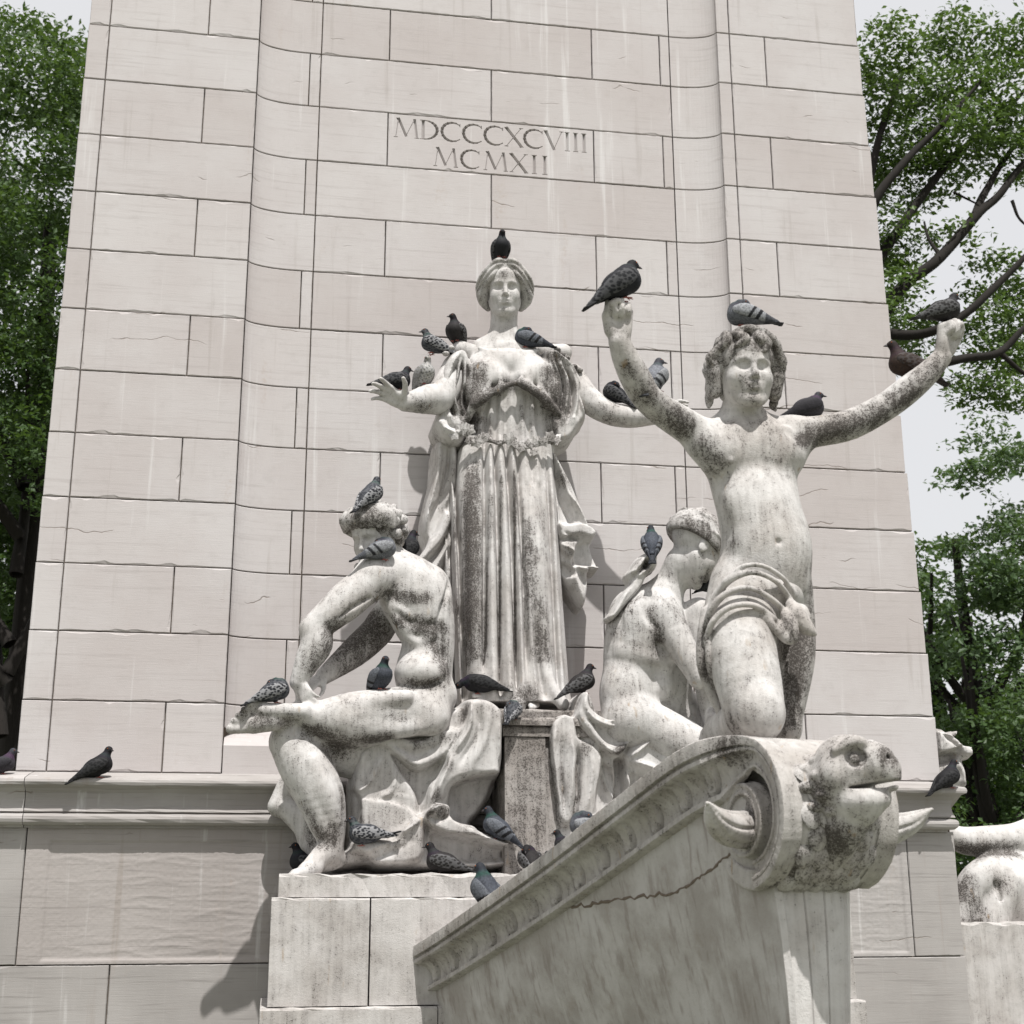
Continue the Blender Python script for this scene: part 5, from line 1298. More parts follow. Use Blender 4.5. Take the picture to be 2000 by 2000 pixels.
sme = bpy.data.meshes.new('scale'); sm.to_mesh(sme); sm.free()
sme.materials.append(M_MARBLE_FRONT); at = sme.attributes.new('grime', 'FLOAT', 'POINT'); at.data.foreach_set('value', [.35]*len(sme.vertices))
sme.polygons.foreach_set('use_smooth', [True]*len(sme.polygons))
for row in range(8):
    an = R_(28-15.5*row)                                       # angle round the drum, 0 = straight ahead
    for q in range(5):
        l = (q-2+.5*(row % 2))*.088
        if abs(l) > .195: continue
        o = bpy.data.objects.new('scale', sme)
        nz = FV*math.cos(an)+ZV*math.sin(an); up_ = -FV*math.sin(an)+ZV*math.cos(an)
        pos = OM+LV*l+nz*(RVOL-.012)
        tilt = nrm(nz*1.0+up_*.12); xx = LV; yy = np.cross(tilt, xx)
        mw = Matrix(((xx[0], yy[0], tilt[0], pos[0]-RB[0]), (xx[1], yy[1], tilt[1], pos[1]-RB[1]), (xx[2], yy[2], tilt[2], pos[2]-RB[2]), (0, 0, 0, 1)))
        link(o, prow); o.matrix_local = mw @ Matrix.Scale(.125*rng.uniform(.95, 1.06), 4, (1, 0, 0)) @ Matrix.Scale(.140, 4, (0, 1, 0)) @ Matrix.Scale(1.15, 4, (0, 0, 1))
# old crack running across the near hull
bpy.context.view_layer.update()
hull_n = [o for o in prow.children if o.name.startswith('hull_side')][0]
ck = []
for x, y in crom([(250, 745), (360, 735), (450, 718), (560, 705), (660, 690), (740, 640), (800, 592), (850, 548)], 7):
    x, y = x+rng.normal(0, 4), y+rng.normal(0, 4); d = vE(x, y, 8.0)-CAM; d = nrm(d)
    ok, loc, nn, ix = hull_n.ray_cast(Vector(CAM-RB), Vector(d))
    if ok: r_ = rng.uniform(.005, .012); ck.append(list(np.array(loc)+d*r_*.75)+[r_])
if len(ck) > 3:
    sc = Sculpt(.005); ck = np.array(ck); sc.tube(list(ck[:, :3]+RB), list(ck[:, 3]), .004)
    finish(sc, 'crack', M_MORTAR, prow, RB, [], 0, 0)
# ------------------------------------------------------------------ boy kneeling on the prow, fists raised
boy = thing('kneeling_boy_statue', 'kneeling marble boy in a loincloth with both fists raised, on the ship prow', 'statue', tuple(vD(1400, 1430, 7.3)))
KB = np.array(boy.location)
vB.dy = -.28
b0 = View(1000, 960, 650, -.28)
sc = Sculpt(.0090)
BH = vB.r(396, 7.8); bc = vB(838, 640, 7.75); BFW = (-.02, -1, -.02)
head(sc, bc, BH, BFW, child=1.0)
tb(vB, [(825, 740, 7.82), (815, 850, 7.86), (830, 960, 7.88)], [92, 96, 140], .05, n=0)
tb(vB, [(820, 850, 7.9), (700, 905, 7.9)], [60, 70], .08); tb(vB, [(830, 850, 7.9), (1010, 900, 7.9)], [60, 66], .08)
YAX = (0, 1, 0)
tb(vB, [(850, 1010, 7.88), (872, 1120, 7.88), (905, 1280, 7.86), (935, 1420, 7.84), (925, 1560, 7.84)], [222, 212, 204, 216, 222], .05, flat=(YAX, .76))
sc.ell(vB(755, 985, 7.74), (.13, .06, .10), .08); sc.ell(vB(950, 980, 7.74), (.13, .06, .10), .08)                 # chest
sc.ell(vB(950, 1420, 7.71), (.20, .12, .22), .10); sc.ell(vB(900, 1230, 7.72), (.20, .09, .16), .10)                                                               # belly
sc.ell(vB(993, 1408, 7.585), (.016, .022, .018), .018, 's')
sc.ell(vB(770, 1035, 7.685), .010, .012); sc.ell(vB(985, 1030, 7.685), .010, .012)
tb(vB, [(720, 905, 7.74), (800, 895, 7.72), (835, 905, 7.73)], [14, 15, 12], .05); tb(vB, [(870, 905, 7.73), (950, 893, 7.72), (1030, 895, 7.76)], [12, 15, 14], .05)
sc.ell(vB(665, 935, 7.84), (.115, .105, .115), .05); sc.ell(vB(1055, 915, 7.88), (.11, .10, .105), .05)            # shoulders
tb(vB, [(700, 1010, 7.80), (640, 960, 7.78)], [90, 80], .08); tb(vB, [(1040, 1010, 7.84), (1085, 950, 7.86)], [85, 72], .08)
tb(vB, [(655, 935, 7.83), (540, 860, 7.76), (455, 805, 7.70), (385, 745, 7.64), (335, 660, 7.58), (285, 560, 7.52), (258, 490, 7.48)], [86, 80, 74, 70, 72, 62, 49], .04)
hand(sc, vB(260, 478, 7.475), (.03, .05, 1), (.30, 1, .1), vB.r(330, 7.5), 1, (1.25, 1.65, 1.0), .02, k=.012, fist=True)
tb(vB, [(1060, 912, 7.88), (1180, 900, 7.88), (1320, 870, 7.87), (1470, 795, 7.85), (1580, 715, 7.82), (1680, 630, 7.80), (1742, 560, 7.78)], [84, 76, 76, 70, 70, 60, 47], .04)
hand(sc, vB(1748, 550, 7.775), (.16, -.02, 1), (-.75, .75, .1), vB.r(320, 7.8), -1, (1.25, 1.65, 1.0), .02, k=.012, fist=True)
# legs
tb(b0, [(1330, 560, 7.82), (1325, 760, 7.74), (1330, 920, 7.64), (1375, 1120, 7.56), (1412, 1290, 7.52)], [190, 205, 202, 185, 165], .05)
sc.ell(b0(1440, 1270, 7.42), (.12, .10, .14), .06)
tb(b0, [(1400, 1310, 7.54), (1290, 1350, 7.78), (1200, 1380, 8.05)], [138, 122, 84], .05)
foot(sc, b0(1175, 1330, 8.1), (-.10, .15, -1), nrm(-FV), b0.r(270, 8.1))
tb(b0, [(1600, 600, 7.92), (1640, 800, 7.90), (1645, 980, 7.88), (1625, 1180, 7.88), (1600, 1400, 7.9)], [150, 122, 112, 92, 66], .05)
tb(b0, [(1600, 1380, 7.9), (1560, 1420, 8.2)], [72, 66], .05)
BG = gk(vB, [(560, 880, 7.68, 390, 760, .085, .72), (380, 740, 7.58, 270, 500, .075, .66), (1140, 930, 7.8, 1460, 820, .08, .72), (1470, 810, 7.78, 1700, 620, .07, .60), (850, 560, 7.55, 880, 720, .10, .34), (900, 470, 7.55, .07, .5), (910, 600, 7.52, .04, .75), (690, 1000, 7.75, 640, 1250, .07, .45), (640, 960, 7.7, 700, 1040, .08, .55), (660, 1080, 7.7, 690, 1200, .08, .55), (400, 790, 7.55, 600, 930, .045, .65), (300, 620, 7.45, 350, 700, .055, .8), (340, 750, 7.55, 460, 830, .04, .75), (1100, 940, 7.75, 1440, 850, .045, .95), (1440, 860, 7.75, 1620, 720, .04, .85), (1660, 660, 7.75, .06, .5), (900, 560, 7.5, 930, 620, .06, .85), (860, 500, 7.5, 940, 540, .05, .8),
             (760, 580, 7.5, .05, .4), (760, 800, 7.6, 930, 810, .04, .35), (720, 1300, 7.7, 760, 1420, .07, .45), (980, 1050, 7.62, .05, .3), (1130, 1500, 7.8, 1140, 1900, .09, .5), (780, 1120, 7.65, .10, .3), (250, 420, 7.4, .06, .4), (900, 1480, 7.55, .12, .25)]) + \
     gk(b0, [(1640, 800, 7.75, 1640, 1300, .10, .8), (1300, 1340, 7.5, 1450, 1400, .06, .55), (1300, 1000, 7.4, .10, .2)])
finish(sc, 'body', M_MARBLE_FRONT, boy, KB, BG, 0.18)
# loincloth wrapped round the hips and knotted at the side
sc = Sculpt(.0075)
HB = lambda pts, r, k=.022, op='u': tb(b0, pts, r, k, op)
tb(b0, [(1340, 560, 7.84), (1330, 700, 7.78), (1320, 820, 7.70)], [200, 216, 214], .05)
tb(b0, [(1580, 600, 7.90), (1600, 720, 7.90)], [150, 130], .05)
sc.ell(b0(1440, 600, 7.80), (.25, .19, .15), .05)
sc.ell(b0(1450, 330, 7.72), (.34, .30, .115), .04, 's')
tb(b0, [(1425, 1080, 7.52), (1410, 1000, 7.52), (1350, 880, 7.55)], [210, 196, 150], .05, 's')
for a in ([(1150, 720, 7.70), (1190, 600, 7.66), (1270, 510, 7.58), (1400, 470, 7.52), (1530, 520, 7.54), (1610, 620, 7.62), (1640, 690, 7.66)], [22, 24, 22, 16, 16, 18, 18]), ([(1125, 800, 7.66), (1160, 680, 7.60), (1250, 590, 7.55), (1380, 560, 7.52), (1500, 620, 7.53), (1600, 710, 7.60)], [20, 24, 20, 16, 18, 18]), \
        ([(1120, 880, 7.62), (1170, 750, 7.55), (1270, 670, 7.50), (1400, 660, 7.49), (1500, 720, 7.53), (1570, 790, 7.58)], [18, 20, 18, 18, 18, 16]), ([(1240, 520, 7.60), (1330, 440, 7.55), (1450, 430, 7.52), (1570, 500, 7.58), (1640, 600, 7.66)], [14, 15, 14, 15, 14]), \
        ([(1130, 700, 7.74), (1108, 850, 7.72), (1105, 1000, 7.72), (1150, 1150, 7.74), (1210, 1290, 7.78)], [36, 36, 34, 32, 22]), ([(1165, 780, 7.62), (1140, 920, 7.60), (1160, 1060, 7.62), (1230, 1250, 7.68)], [20, 22, 22, 16]), ([(1480, 730, 7.52), (1530, 800, 7.52), (1590, 860, 7.55)], [20, 24, 22]):
    HB(*a)
for a in ([(1620, 660, 7.60), (1660, 720, 7.55), (1700, 790, 7.55), (1752, 825, 7.56)], [36, 46, 40, 16]), ([(1590, 720, 7.56), (1620, 790, 7.52), (1640, 850, 7.52)], [34, 42, 30]), ([(1640, 670, 7.62), (1690, 680, 7.60), (1720, 730, 7.60)], [26, 24, 20]), ([(1560, 790, 7.54), (1590, 850, 7.52), (1620, 872, 7.53)], [28, 30, 20]), ([(1680, 700, 7.58), (1730, 780, 7.56), (1758, 830, 7.57)], [24, 22, 10]):
    HB(a[0], a[1], .02)
for a in ([(1625, 720, 7.50), (1655, 790, 7.47), (1680, 840, 7.49)], [6, 9, 6]), ([(1590, 780, 7.48), (1610, 830, 7.46), (1640, 865, 7.48)], [5, 8, 6]), ([(1690, 740, 7.50), (1720, 800, 7.50)], [5, 7]), ([(1200, 650, 7.56), (1300, 550, 7.48), (1420, 515, 7.45), (1540, 575, 7.48)], [6, 8, 7, 7]), ([(1170, 730, 7.53), (1270, 630, 7.45), (1400, 610, 7.44), (1510, 670, 7.47)], [6, 8, 7, 7])  :
    HB(a[0], a[1], .015, 's')
finish(sc, 'loincloth', M_MARBLE_FRONT, boy, KB, gk(b0, [(1120, 800, 7.65, 1180, 1200, .06, .75), (1600, 760, 7.5, .06, .45), (1400, 520, 7.5, .1, .35), (1650, 850, 7.5, .05, .5)]), .15)
# hair: thick locks swept back from a parting and falling to the jaw
sc = Sculpt(.0068); sc.frame(bc, face_frame(BFW), BH)
sc.ell((0, -.09, .185), (.385, .45, .335), .03)
rs = np.random.RandomState(8)
m = 0
while m < 46:                                                   # short tousled locks
    d = nrm(rs.normal(size=3)); p = np.array((0, -.08, .17))+d*np.array((.37, .43, .36))
    if p[2] < -.22 or (p[1] > .06 and p[2] < .27) or (p[1] > -.06 and abs(p[0]) < .27 and p[2] < .3): continue
    dn = np.array((d[0]*.9, -.25*(d[1] > 0)+d[1]*.4, -1.0)); dn = nrm(dn-d*(dn@d)*.75); w_ = nrm(np.cross(d, dn))
    L_ = rs.uniform(.18, .27); r_ = rs.uniform(.052, .075); b_ = rs.choice((-1, 1))*rs.uniform(.03, .07)
    sc.tube([p-dn*L_*.5-d*.02, p+d*.035+w_*b_, p+dn*L_*.35+d*.040-w_*b_*.7, p+dn*L_*.75+d*.015+w_*b_], [r_*.5, r_, r_*.95, r_*.45], .006, n=4); m += 1
for s_ in (-1, 1):                                              # wavy bunches beside the cheeks
    sc.tube([(s_*.36, .02, .20), (s_*.39, -.02, .0), (s_*.38, -.06, -.22)], [.10, .12, .09], .03)
    for j in range(8):
        z0_ = .24-.065*j; q = rs.uniform(-.02, .02); f_ = .15-.04*j
        sc.tube([(s_*.32, f_, z0_+.10), (s_*(.42+q), f_-.03+q, z0_+.0), (s_*(.46-q-.008*j), f_-.07, z0_-.09), (s_*(.43+q), f_-.06, z0_-.16)], [.035, .052, .052, .024], .008, n=4)
for j in range(5): sc.tube([(-.42, .12-.07*j, .14), (-.34+.02*j, .19-.09*j, .36), (-.10, .25-.10*j, .485-.006*j), (.12, .22-.10*j, .485), (.35, .10-.06*j, .30)], [.035, .060, .062, .050, .03], .008, n=4)
sc.frame()
finish(sc, 'hair', M_MARBLE_FRONT, boy, KB, gk(vB, [(660, 700, 7.6, .14, .85), (980, 660, 7.6, .11, .9), (960, 760, 7.6, .08, .8), (690, 560, 7.55, .08, .5), (780, 500, 7.5, .06, .75)]), .50)
# ------------------------------------------------------------------ pigeons
t = NT('feathers')
ca = t.n('Attribute', attribute_name='Col').outputs['Color']; fl_ = t.n('Attribute', attribute_name='fleck').outputs['Fac']
pn = t.pos(obj=True); nz_ = t.noise(pn, 34, 3, .7); st_ = t.noise(t.n('Mapping', i0=pn, i3=(16, 60, 40)).outputs[0], 1.0, 3, .65)
vz = t.n('TexVoronoi', Vector=t.n('Mapping', i0=pn, i3=(15, 26, 24)).outputs[0], Scale=1.0)
fc = t.mix(t.math('MULTIPLY', t.ramp(nz_, .35, .68), .55), ca, (.008, .008, .009)); fc = t.mix(t.math('MULTIPLY', t.ramp(st_, .52, .70), .07), fc, (.12, .12, .13))
fc = t.mix(t.math('MULTIPLY', fl_, t.ramp(t.math('ADD', vz.outputs[0], t.math('MULTIPLY', nz_, .5)), .62, .85)), fc, (.30, .30, .31))
M_FEATHER = t.done(fc, .70, st_, .35, .006, spec=.18)
t.b.inputs['Sheen Weight'].default_value = .0
M_BEAK = mat_plain('dark_beak', (.045, .04, .042), .45); M_LEG = mat_plain('pink_leg', (.26, .085, .07), .6); M_EYE = mat_plain('orange_eye', (.30, .08, .02), .2, .5)
PAL = {  # body, head, neck sheen, wing, bars/flecks, tail
    'dark': ((.019, .020, .024), (.014, .014, .017), (.018, .026, .026), (.016, .017, .020), (.05, .05, .055), (.02, .02, .022)),
    'black': ((.016, .016, .018), (.013, .013, .015), (.016, .022, .024), (.015, .015, .016), (.03, .03, .032), (.012, .012, .013)),
    'blue': ((.075, .084, .105), (.030, .034, .044), (.020, .055, .046), (.150, .162, .185), (.016, .016, .018), (.045, .05, .062)),
    'pale': ((.20, .21, .235), (.075, .08, .095), (.05, .065, .07), (.36, .37, .39), (.025, .026, .03), (.11, .115, .13)),
    'check': ((.045, .05, .062), (.022, .025, .032), (.018, .045, .038), (.026, .028, .034), (.26, .27, .29), (.028, .03, .036)),
    'brown': ((.050, .030, .022), (.024, .015, .013), (.034, .019, .017), (.040, .024, .018), (.11, .08, .065), (.04, .03, .027)),
    'purple': ((.050, .047, .056), (.046, .046, .056), (.055, .030, .058), (.034, .032, .038), (.075, .072, .08), (.05, .05, .056)),
    'white': ((.50, .49, .46), (.44, .42, .38), (.30, .29, .27), (.36, .35, .33), (.035, .035, .035), (.06, .06, .062)),
    'sooty': ((.030, .027, .027), (.016, .015, .016), (.020, .022, .022), (.026, .024, .023), (.10, .095, .09), (.03, .03, .03)),
}
def set_col(me, C, fleck=0.0):
    fa = me.attributes.new('fleck', 'FLOAT', 'POINT'); fa.data.foreach_set('value', np.full(len(C), fleck, np.float32))
    at = me.color_attributes.new('Col', 'FLOAT_COLOR', 'POINT')
    at.data.foreach_set('color', np.hstack([C, np.ones((len(C), 1))]).astype(np.float32).ravel())
def pigeon(u, v, Y, head_deg, pal, label, S=.42, pitch=18, neck=1.0, headturn=0, tuck=False, down=False, seed=0, tailup=0, snap=True, puff=1.06):
    """u, v: survey point of the feet; head_deg: 0 faces right along the wall, 90 away, -90 towards the viewer"""
    rs = np.random.RandomState(seed*7+3); pl = [np.array(c)*rs.uniform(.65, .95) for c in PAL[pal]]
    base = snap_to(u, v, Y) if snap else P(u, v, Y)
    ZS = .06; base = base-np.array((0, 0, ZS*S))              # birds crouch low on their legs
    root = thing('pigeon', label, 'pigeon', tuple(base), 'pigeons perched on the monument')
    root.rotation_euler = (0, 0, R_(head_deg)); root.scale = (S,)*3
    pr_ = R_(pitch); Rp = np.array([[math.cos(pr_), 0, -math.sin(pr_)], [0, 1, 0], [math.sin(pr_), 0, math.cos(pr_)]])
    piv = np.array((0, 0, .27)); tr = lambda p: piv+Rp@(np.asarray(p, float)-piv)
    sc = Sculpt(.0165)
    sc.ell(tr((-.02, 0, .28)), (.27, .165*puff, .165*puff), .05, R=Rp); sc.ell(tr((.13, 0, .27)), (.15, .15*puff, .155*puff), .06, R=Rp)
    sc.tube([tr((-.12, 0, .26)), tr((-.34, 0, .245))], [.135, .06], .06, flat=((0, 0, 1), .8))
    if tuck:
        n0, n1, hd = tr((.15, 0, .37)), tr((.10, .05, .45)), tr((.02, .09, .45)); hdir = nrm((-.9, .3, -.35))
    elif down:
        n0, n1, hd = tr((.20, 0, .30)), tr((.33, 0, .25)), tr((.40, 0, .18)); hdir = nrm((.7, 0, -.7))
    else:
        a = R_(headturn); n0, n1 = tr((.16, 0, .36)), tr((.16, 0, .36))+np.array((.055, 0, .12*neck)); hdir = np.array((math.cos(a), math.sin(a), -.08)); hd = n1+np.array((.012, 0, .055))+hdir*.015
    sc.tube([n0-np.array((.03, 0, .05)), n0, n1], [.135, .118, .074], .05); sc.ell(hd, (.074, .066, .068), .03); sc.tube([hd, hd+hdir*.055], [.055, .036], .02)
    for s_ in (-1, 1): sc.tube([(.0, s_*.065, .20), (.03, s_*.06, .11)], [.062, .028], .03)
    V, Q = sc.build(); V = relax(V, Q, 1)
    me = np_mesh('body', V, Q)
    C = np.tile(pl[0], (len(V), 1)); dh = np.linalg.norm(V-hd, axis=1); dn = np.linalg.norm(V-(n0+n1)/2, axis=1)
    wn = np.clip((.17-dn)/.06, 0, 1)[:, None]; wh = np.clip((.115-dh)/.04, 0, 1)[:, None]
    ph = (.5+.5*np.sin(V[:, 2]*38+V[:, 0]*12))[:, None]; C = C*(1-wn)+wn*(pl[2]*(.7+.6*ph)+np.array((.012, 0, .014))*(1-ph)); C = C*(1-wh)+wh*pl[1]
    if pal in ('white',): C *= np.clip(.35+1.3*(np.sin(V[:, 0]*41+V[:, 2]*57)*np.sin(V[:, 1]*63+1) > -.35), 0, 1)[:, None]
    set_col(me, C, .5 if pal == 'white' else (.15 if pal == 'check' else 0)); body_ = put('body', me, M_FEATHER, root)
    for s_ in (-1, 1):
        sc = Sculpt(.0155); pts = [tr((.15, s_*.135*puff, .30)), tr((.02, s_*.165*puff, .30)), tr((-.18, s_*.125, .285)), tr((-.38, s_*.07, .255)), tr((-.58, s_*.030, .235))]
        sc.tube(pts, [.075, .112, .105, .060, .018], .03, flat=((0, 1, 0), .42), n=3)
        for q in range(3): sc.tube([tr((-.20-.03*q, s_*(.10-.02*q), .255-.02*q)), tr((-.57+.05*q, s_*(.042-.006*q), .225-.012*q))], [.028, .012], .008, flat=((0, 1, 0), .5))
        V, Q = sc.build(); me = np_mesh('wing', V, Q)
        L_ = (V-piv)@Rp                                       # back into the unpitched frame
        C = np.tile(pl[3], (len(V), 1)); xx, zz = L_[:, 0], L_[:, 2]
        if pal in ('blue', 'pale', 'purple'):
            b = (np.abs(xx+.10+zz*.5) < .026) | (np.abs(xx+.235+zz*.5) < .032)
            if pal != 'purple': C[b] = pl[4]
        else:
            pass
        C[xx < -.34] = np.minimum(pl[5], C[xx < -.34])
        set_col(me, C, {'check': .75, 'white': .5, 'sooty': .25, 'dark': .18, 'brown': .12, 'black': .06}.get(pal, 0)); put('wing', me, M_FEATHER, root)
    ta = R_(tailup); tdir = Rp@np.array((-math.cos(ta), 0, math.sin(ta)-.06)); t0 = tr((-.28, 0, .235))
    sc = Sculpt(.0155)
    for q in range(-3, 4): sc.tube([t0, t0+tdir*.36+np.array((0, q*.022, -.004*abs(q)))], [.036, .030-.003*abs(q)], .006, flat=((0, 0, 1), .38))
    V, Q = sc.build(); me = np_mesh('tail', V, Q); C = np.tile(pl[5], (len(V), 1)); far = (V-t0)@tdir; C[(far > .27)] *= .5; set_col(me, C); put('tail', me, M_FEATHER, root)
    b0_, b1_ = hd+hdir*.07+np.array((0, 0, -.006)), hd+hdir*.145+np.array((0, 0, -.022)); B_ = basis(b1_-b0_, (0, 0, 1))
    ring = [(math.cos(a), math.sin(a)) for a in np.linspace(0, 2*math.pi, 8, endpoint=False)]
    V = [b0_+B_[:, 0]*.022*c+B_[:, 1]*.018*s for c, s in ring]+[(b0_+b1_)/2+B_[:, 0]*.017*c+B_[:, 1]*.012*s for c, s in ring]+[b1_]
    F_ = [[i, (i+1) % 8, 8+(i+1) % 8, 8+i] for i in range(8)]+[[8+i, 8+(i+1) % 8, 16] for i in range(8)]+[list(range(8))[::-1]]
    poly_obj('beak', V, F_, M_BEAK, body_, True)
    side = np.cross(hdir, (0, 0, 1)); side = nrm(side)
    for s_ in (-1, 1):
        c = hd+hdir*.030+side*s_*.058+np.array((0, 0, .018)); V = [c+np.array(d)*.013 for d in ((1, 0, 0), (-1, 0, 0), (0, 1, 0), (0, -1, 0), (0, 0, 1), (0, 0, -1))]
        poly_obj('eye', V, [[0, 2, 4], [2, 1, 4], [1, 3, 4], [3, 0, 4], [2, 0, 5], [1, 2, 5], [3, 1, 5], [0, 3, 5]], M_EYE, body_, True)
        bm = bmesh.new()
        def rod(a, b, r0, r1):
            bs = basis(np.asarray(b)-a); va = [bm.verts.new(a+bs[:, 0]*r0*c+bs[:, 1]*r0*s) for c, s in ring[::2]+[]]; vb = [bm.verts.new(b+bs[:, 0]*r1*c+bs[:, 1]*r1*s) for c, s in ring[::2]]
            for i in range(4): bm.faces.new([va[i], va[(i+1) % 4], vb[(i+1) % 4], vb[i]])
            bm.faces.new(va[::-1]); bm.faces.new(vb)
        ft = np.array((.045, s_*.06, .014+ZS)); rod(np.array((.03, s_*.06, .14)), ft, .014, .010)
        for ang, ln in ((0, .085), (.6, .07), (-.6, .07), (math.pi, .05)): rod(ft, ft+np.array((math.cos(ang)*ln, math.sin(ang)*ln, -.010)), .010, .006)
        me = bpy.data.meshes.new('leg'); bm.to_mesh(me); bm.free(); put('leg', me, M_LEG, root)
    return root
bpy.context.view_layer.update()
DG_ = bpy.context.evaluated_depsgraph_get()
def snap_to(u, v, Y):
    """stand the bird on the stone near this point"""
    best = None
    for dY in np.arange(-.28, .29, .035):
        p = P(u, v, Y+dY)
        hit, loc, nn, ix, ob, mm = scene.ray_cast(DG_, Vector((p[0], p[1], p[2]+.30)), Vector((0, 0, -1)), distance=.60)
        if not hit or nn.z < .25: continue
        q = np.array(loc)-CAM; tt = q@_F; hv = 1000-FPX*(q@_YC)/tt; hu = 1000+FPX*(q@_XC)/tt
        cost = abs(hv-v)+abs(hu-u)*.5+abs(dY)*30
        if best is None or cost < best[0]: best = (cost, np.array(loc))
    if best is None or best[0] > 45: return P(u, v, Y)
    return best[1]-np.array((0, 0, .004))
def pgA(x, y): return 650+x*.36232, 430+y*.36232
def pgB(x, y): return 1100+x*.42443, 460+y*.42443
def pgC(x, y): return 430+x*.36232, 880+y*.36232
def pgD(x, y): return 1000+x*.33644, 960+y*.33644
def pgF(x, y): return 480+x*.33644, 1280+y*.33644
def pgE(x, y): return 980+x*.52277, 1380+y*.52277
BIRDS = [
    (pgA(905, 208), 11.72, -85, 'dark', 'dark pigeon facing the viewer on top of the standing woman statue\'s hair', dict(pitch=40)),
    (pgA(665, 640), 11.72, -120, 'sooty', 'blackish pigeon on the woman\'s shoulder nearest her neck, on her raised-palm side', dict(pitch=30, headturn=-50, puff=1.1)),
    (pgA(545, 722), 11.65, 165, 'check', 'dark speckled pigeon facing left on the outer shoulder of the standing woman', dict(pitch=22, headturn=20)),
    (pgA(492, 888), 11.5, -60, 'white', 'white and black mottled pigeon on the upper arm of the standing woman', dict(pitch=42, headturn=-60)),
    (pgA(345, 925), 11.4, 15, 'dark', 'slate grey pigeon behind the spread hand of the standing woman', dict(pitch=10)),
    (pgA(1050, 684), 11.68, 170, 'blue', 'preening grey pigeon with dark head on the woman\'s shoulder opposite her spread hand', dict(pitch=12, tuck=True)),
    (pgA(1520, 975), 11.5, 140, 'dark', 'dark round pigeon on the forearm of the woman beside the boy\'s arm', dict(pitch=35, tuck=True)),
    (pgB(268, 292), 7.22, 12, 'dark', 'large dark blue pigeon standing on the boy\'s fist in front of the wall', dict(pitch=34, S=.46, neck=.6)),
    (pgB(425, 712), 7.50, 50, 'pale', 'pale grey pigeon seen from behind at the crook of the boy\'s arm', dict(pitch=38, headturn=-60, S=.36)),
    (pgB(835, 424), 7.48, 172, 'pale', 'pale grey pigeon with black wing bars curled up on the boy\'s head', dict(pitch=8, tuck=True, puff=1.15, S=.36)),
    (pgB(1130, 852), 7.60, 5, 'purple', 'purple-breasted grey pigeon resting on the boy\'s shoulder', dict(pitch=16, neck=.6, headturn=-25, puff=1.1, S=.36)),
    (pgB(1590, 664), 7.42, 175, 'brown', 'reddish brown pigeon on the boy\'s forearm in front of the tree', dict(pitch=20, S=.42, neck=1.2)),
    (pgB(1755, 376), 7.48, 8, 'sooty', 'brownish grey pigeon standing on the boy\'s fist in front of the tree', dict(pitch=14, neck=.8, S=.38)),
    (pgC(812, 300), 10.98, 40, 'check', 'dark checkered pigeon standing on the curly head of the seated man', dict(pitch=38, headturn=20)),
    (pgC(868, 594), 10.84, 8, 'pale', 'whitish grey pigeon on the seated man\'s shoulder, hiding his face', dict(pitch=18, tuck=True, snap=False)),
    (pgC(1010, 585), 11.2, 30, 'black', 'black pigeon upright behind the seated man\'s neck', dict(pitch=42, neck=1.2)),
    (pgC(290, 1350), 10.85, 15, 'check', 'speckled grey and white pigeon on the crossed foot of the seated man', dict(pitch=20, tuck=True)),
    (pgC(862, 1290), 10.95, -60, 'blue', 'grey pigeon with green neck facing us on the thigh of the seated man', dict(pitch=38)),
    (pgC(1400, 1316), 11.1, 175, 'black', 'black pigeon stooping on the drapery by the woman\'s hem', dict(pitch=8, down=True, S=.42)),
    (pgC(1580, 1450), 10.98, 60, 'check', 'black and white mottled pigeon on the pier cap below the woman\'s hem', dict(pitch=30, tuck=True, S=.33)),
    (pgD(405, 1166), 11.1, 12, 'sooty', 'dark brown pigeon on the drapery between the woman\'s foot and the bent figure', dict(pitch=26)),
    (pgD(812, 350), 11.0, 75, 'blue', 'blue-grey pigeon seen from behind on the bent figure\'s shoulder', dict(pitch=45, headturn=40)),
    (pgD(1150, 590), 11.05, 20, 'black', 'black pigeon half hidden under the bent figure\'s chin', dict(pitch=20, S=.30)),
    ((189, 1519), 11.66, 8, 'black', 'lone black pigeon on the ledge at the left foot of the pylon', dict(pitch=26, headturn=-50)),
    ((2, 1512), 11.66, 5, 'purple', 'grey pigeon at the far left end of the ledge, cut by the picture edge', dict(pitch=18, S=.36)),
    (pgF(335, 1225), 11.3, -150, 'dark', 'dark pigeon in the shade behind the seated man\'s shin', dict(pitch=25)),
    (pgF(690, 1165), 10.74, 172, 'check', 'speckled grey pigeon facing left on the hem of the drapery beside the man\'s standing leg', dict(pitch=-2, tailup=14)),
    (pgF(1140, 1232), 10.68, 168, 'sooty', 'brownish pigeon facing left on the plinth under the hanging cloth', dict(pitch=10)),
    (pgF(1460, 1068), 10.74, 160, 'blue', 'blue-grey pigeon with green head leaning off the tail of the drapery', dict(pitch=32)),
    (pgF(1650, 1248), 10.62, 95, 'sooty', 'dark brown pigeon crouching at the foot of the pier', dict(pitch=25, tuck=True)),
    (pgF(1735, 1282), 10.6, 60, 'dark', 'dark pigeon peeping over the ship\'s rail beside the crouching brown one', dict(pitch=15, S=.30)),
    (pgF(1400, 1478), 9.7, 130, 'blue', 'large grey pigeon with dark head, lowest bird on the ship\'s rail', dict(pitch=46, S=.50)),
    (pgE(318, 500), 8.75, 172, 'pale', 'pale grey barred pigeon on the ship\'s rail below the bent figure', dict(pitch=12, tuck=True, S=.38)),
    (pgE(245, 560), 9.0, 150, 'black', 'black pigeon on the ship\'s rail just below the pale barred one', dict(pitch=10, S=.30)),
    ((1853, 1539), 11.66, 8, 'black', 'lone black pigeon on the right end of the ledge', dict(pitch=30)),
]
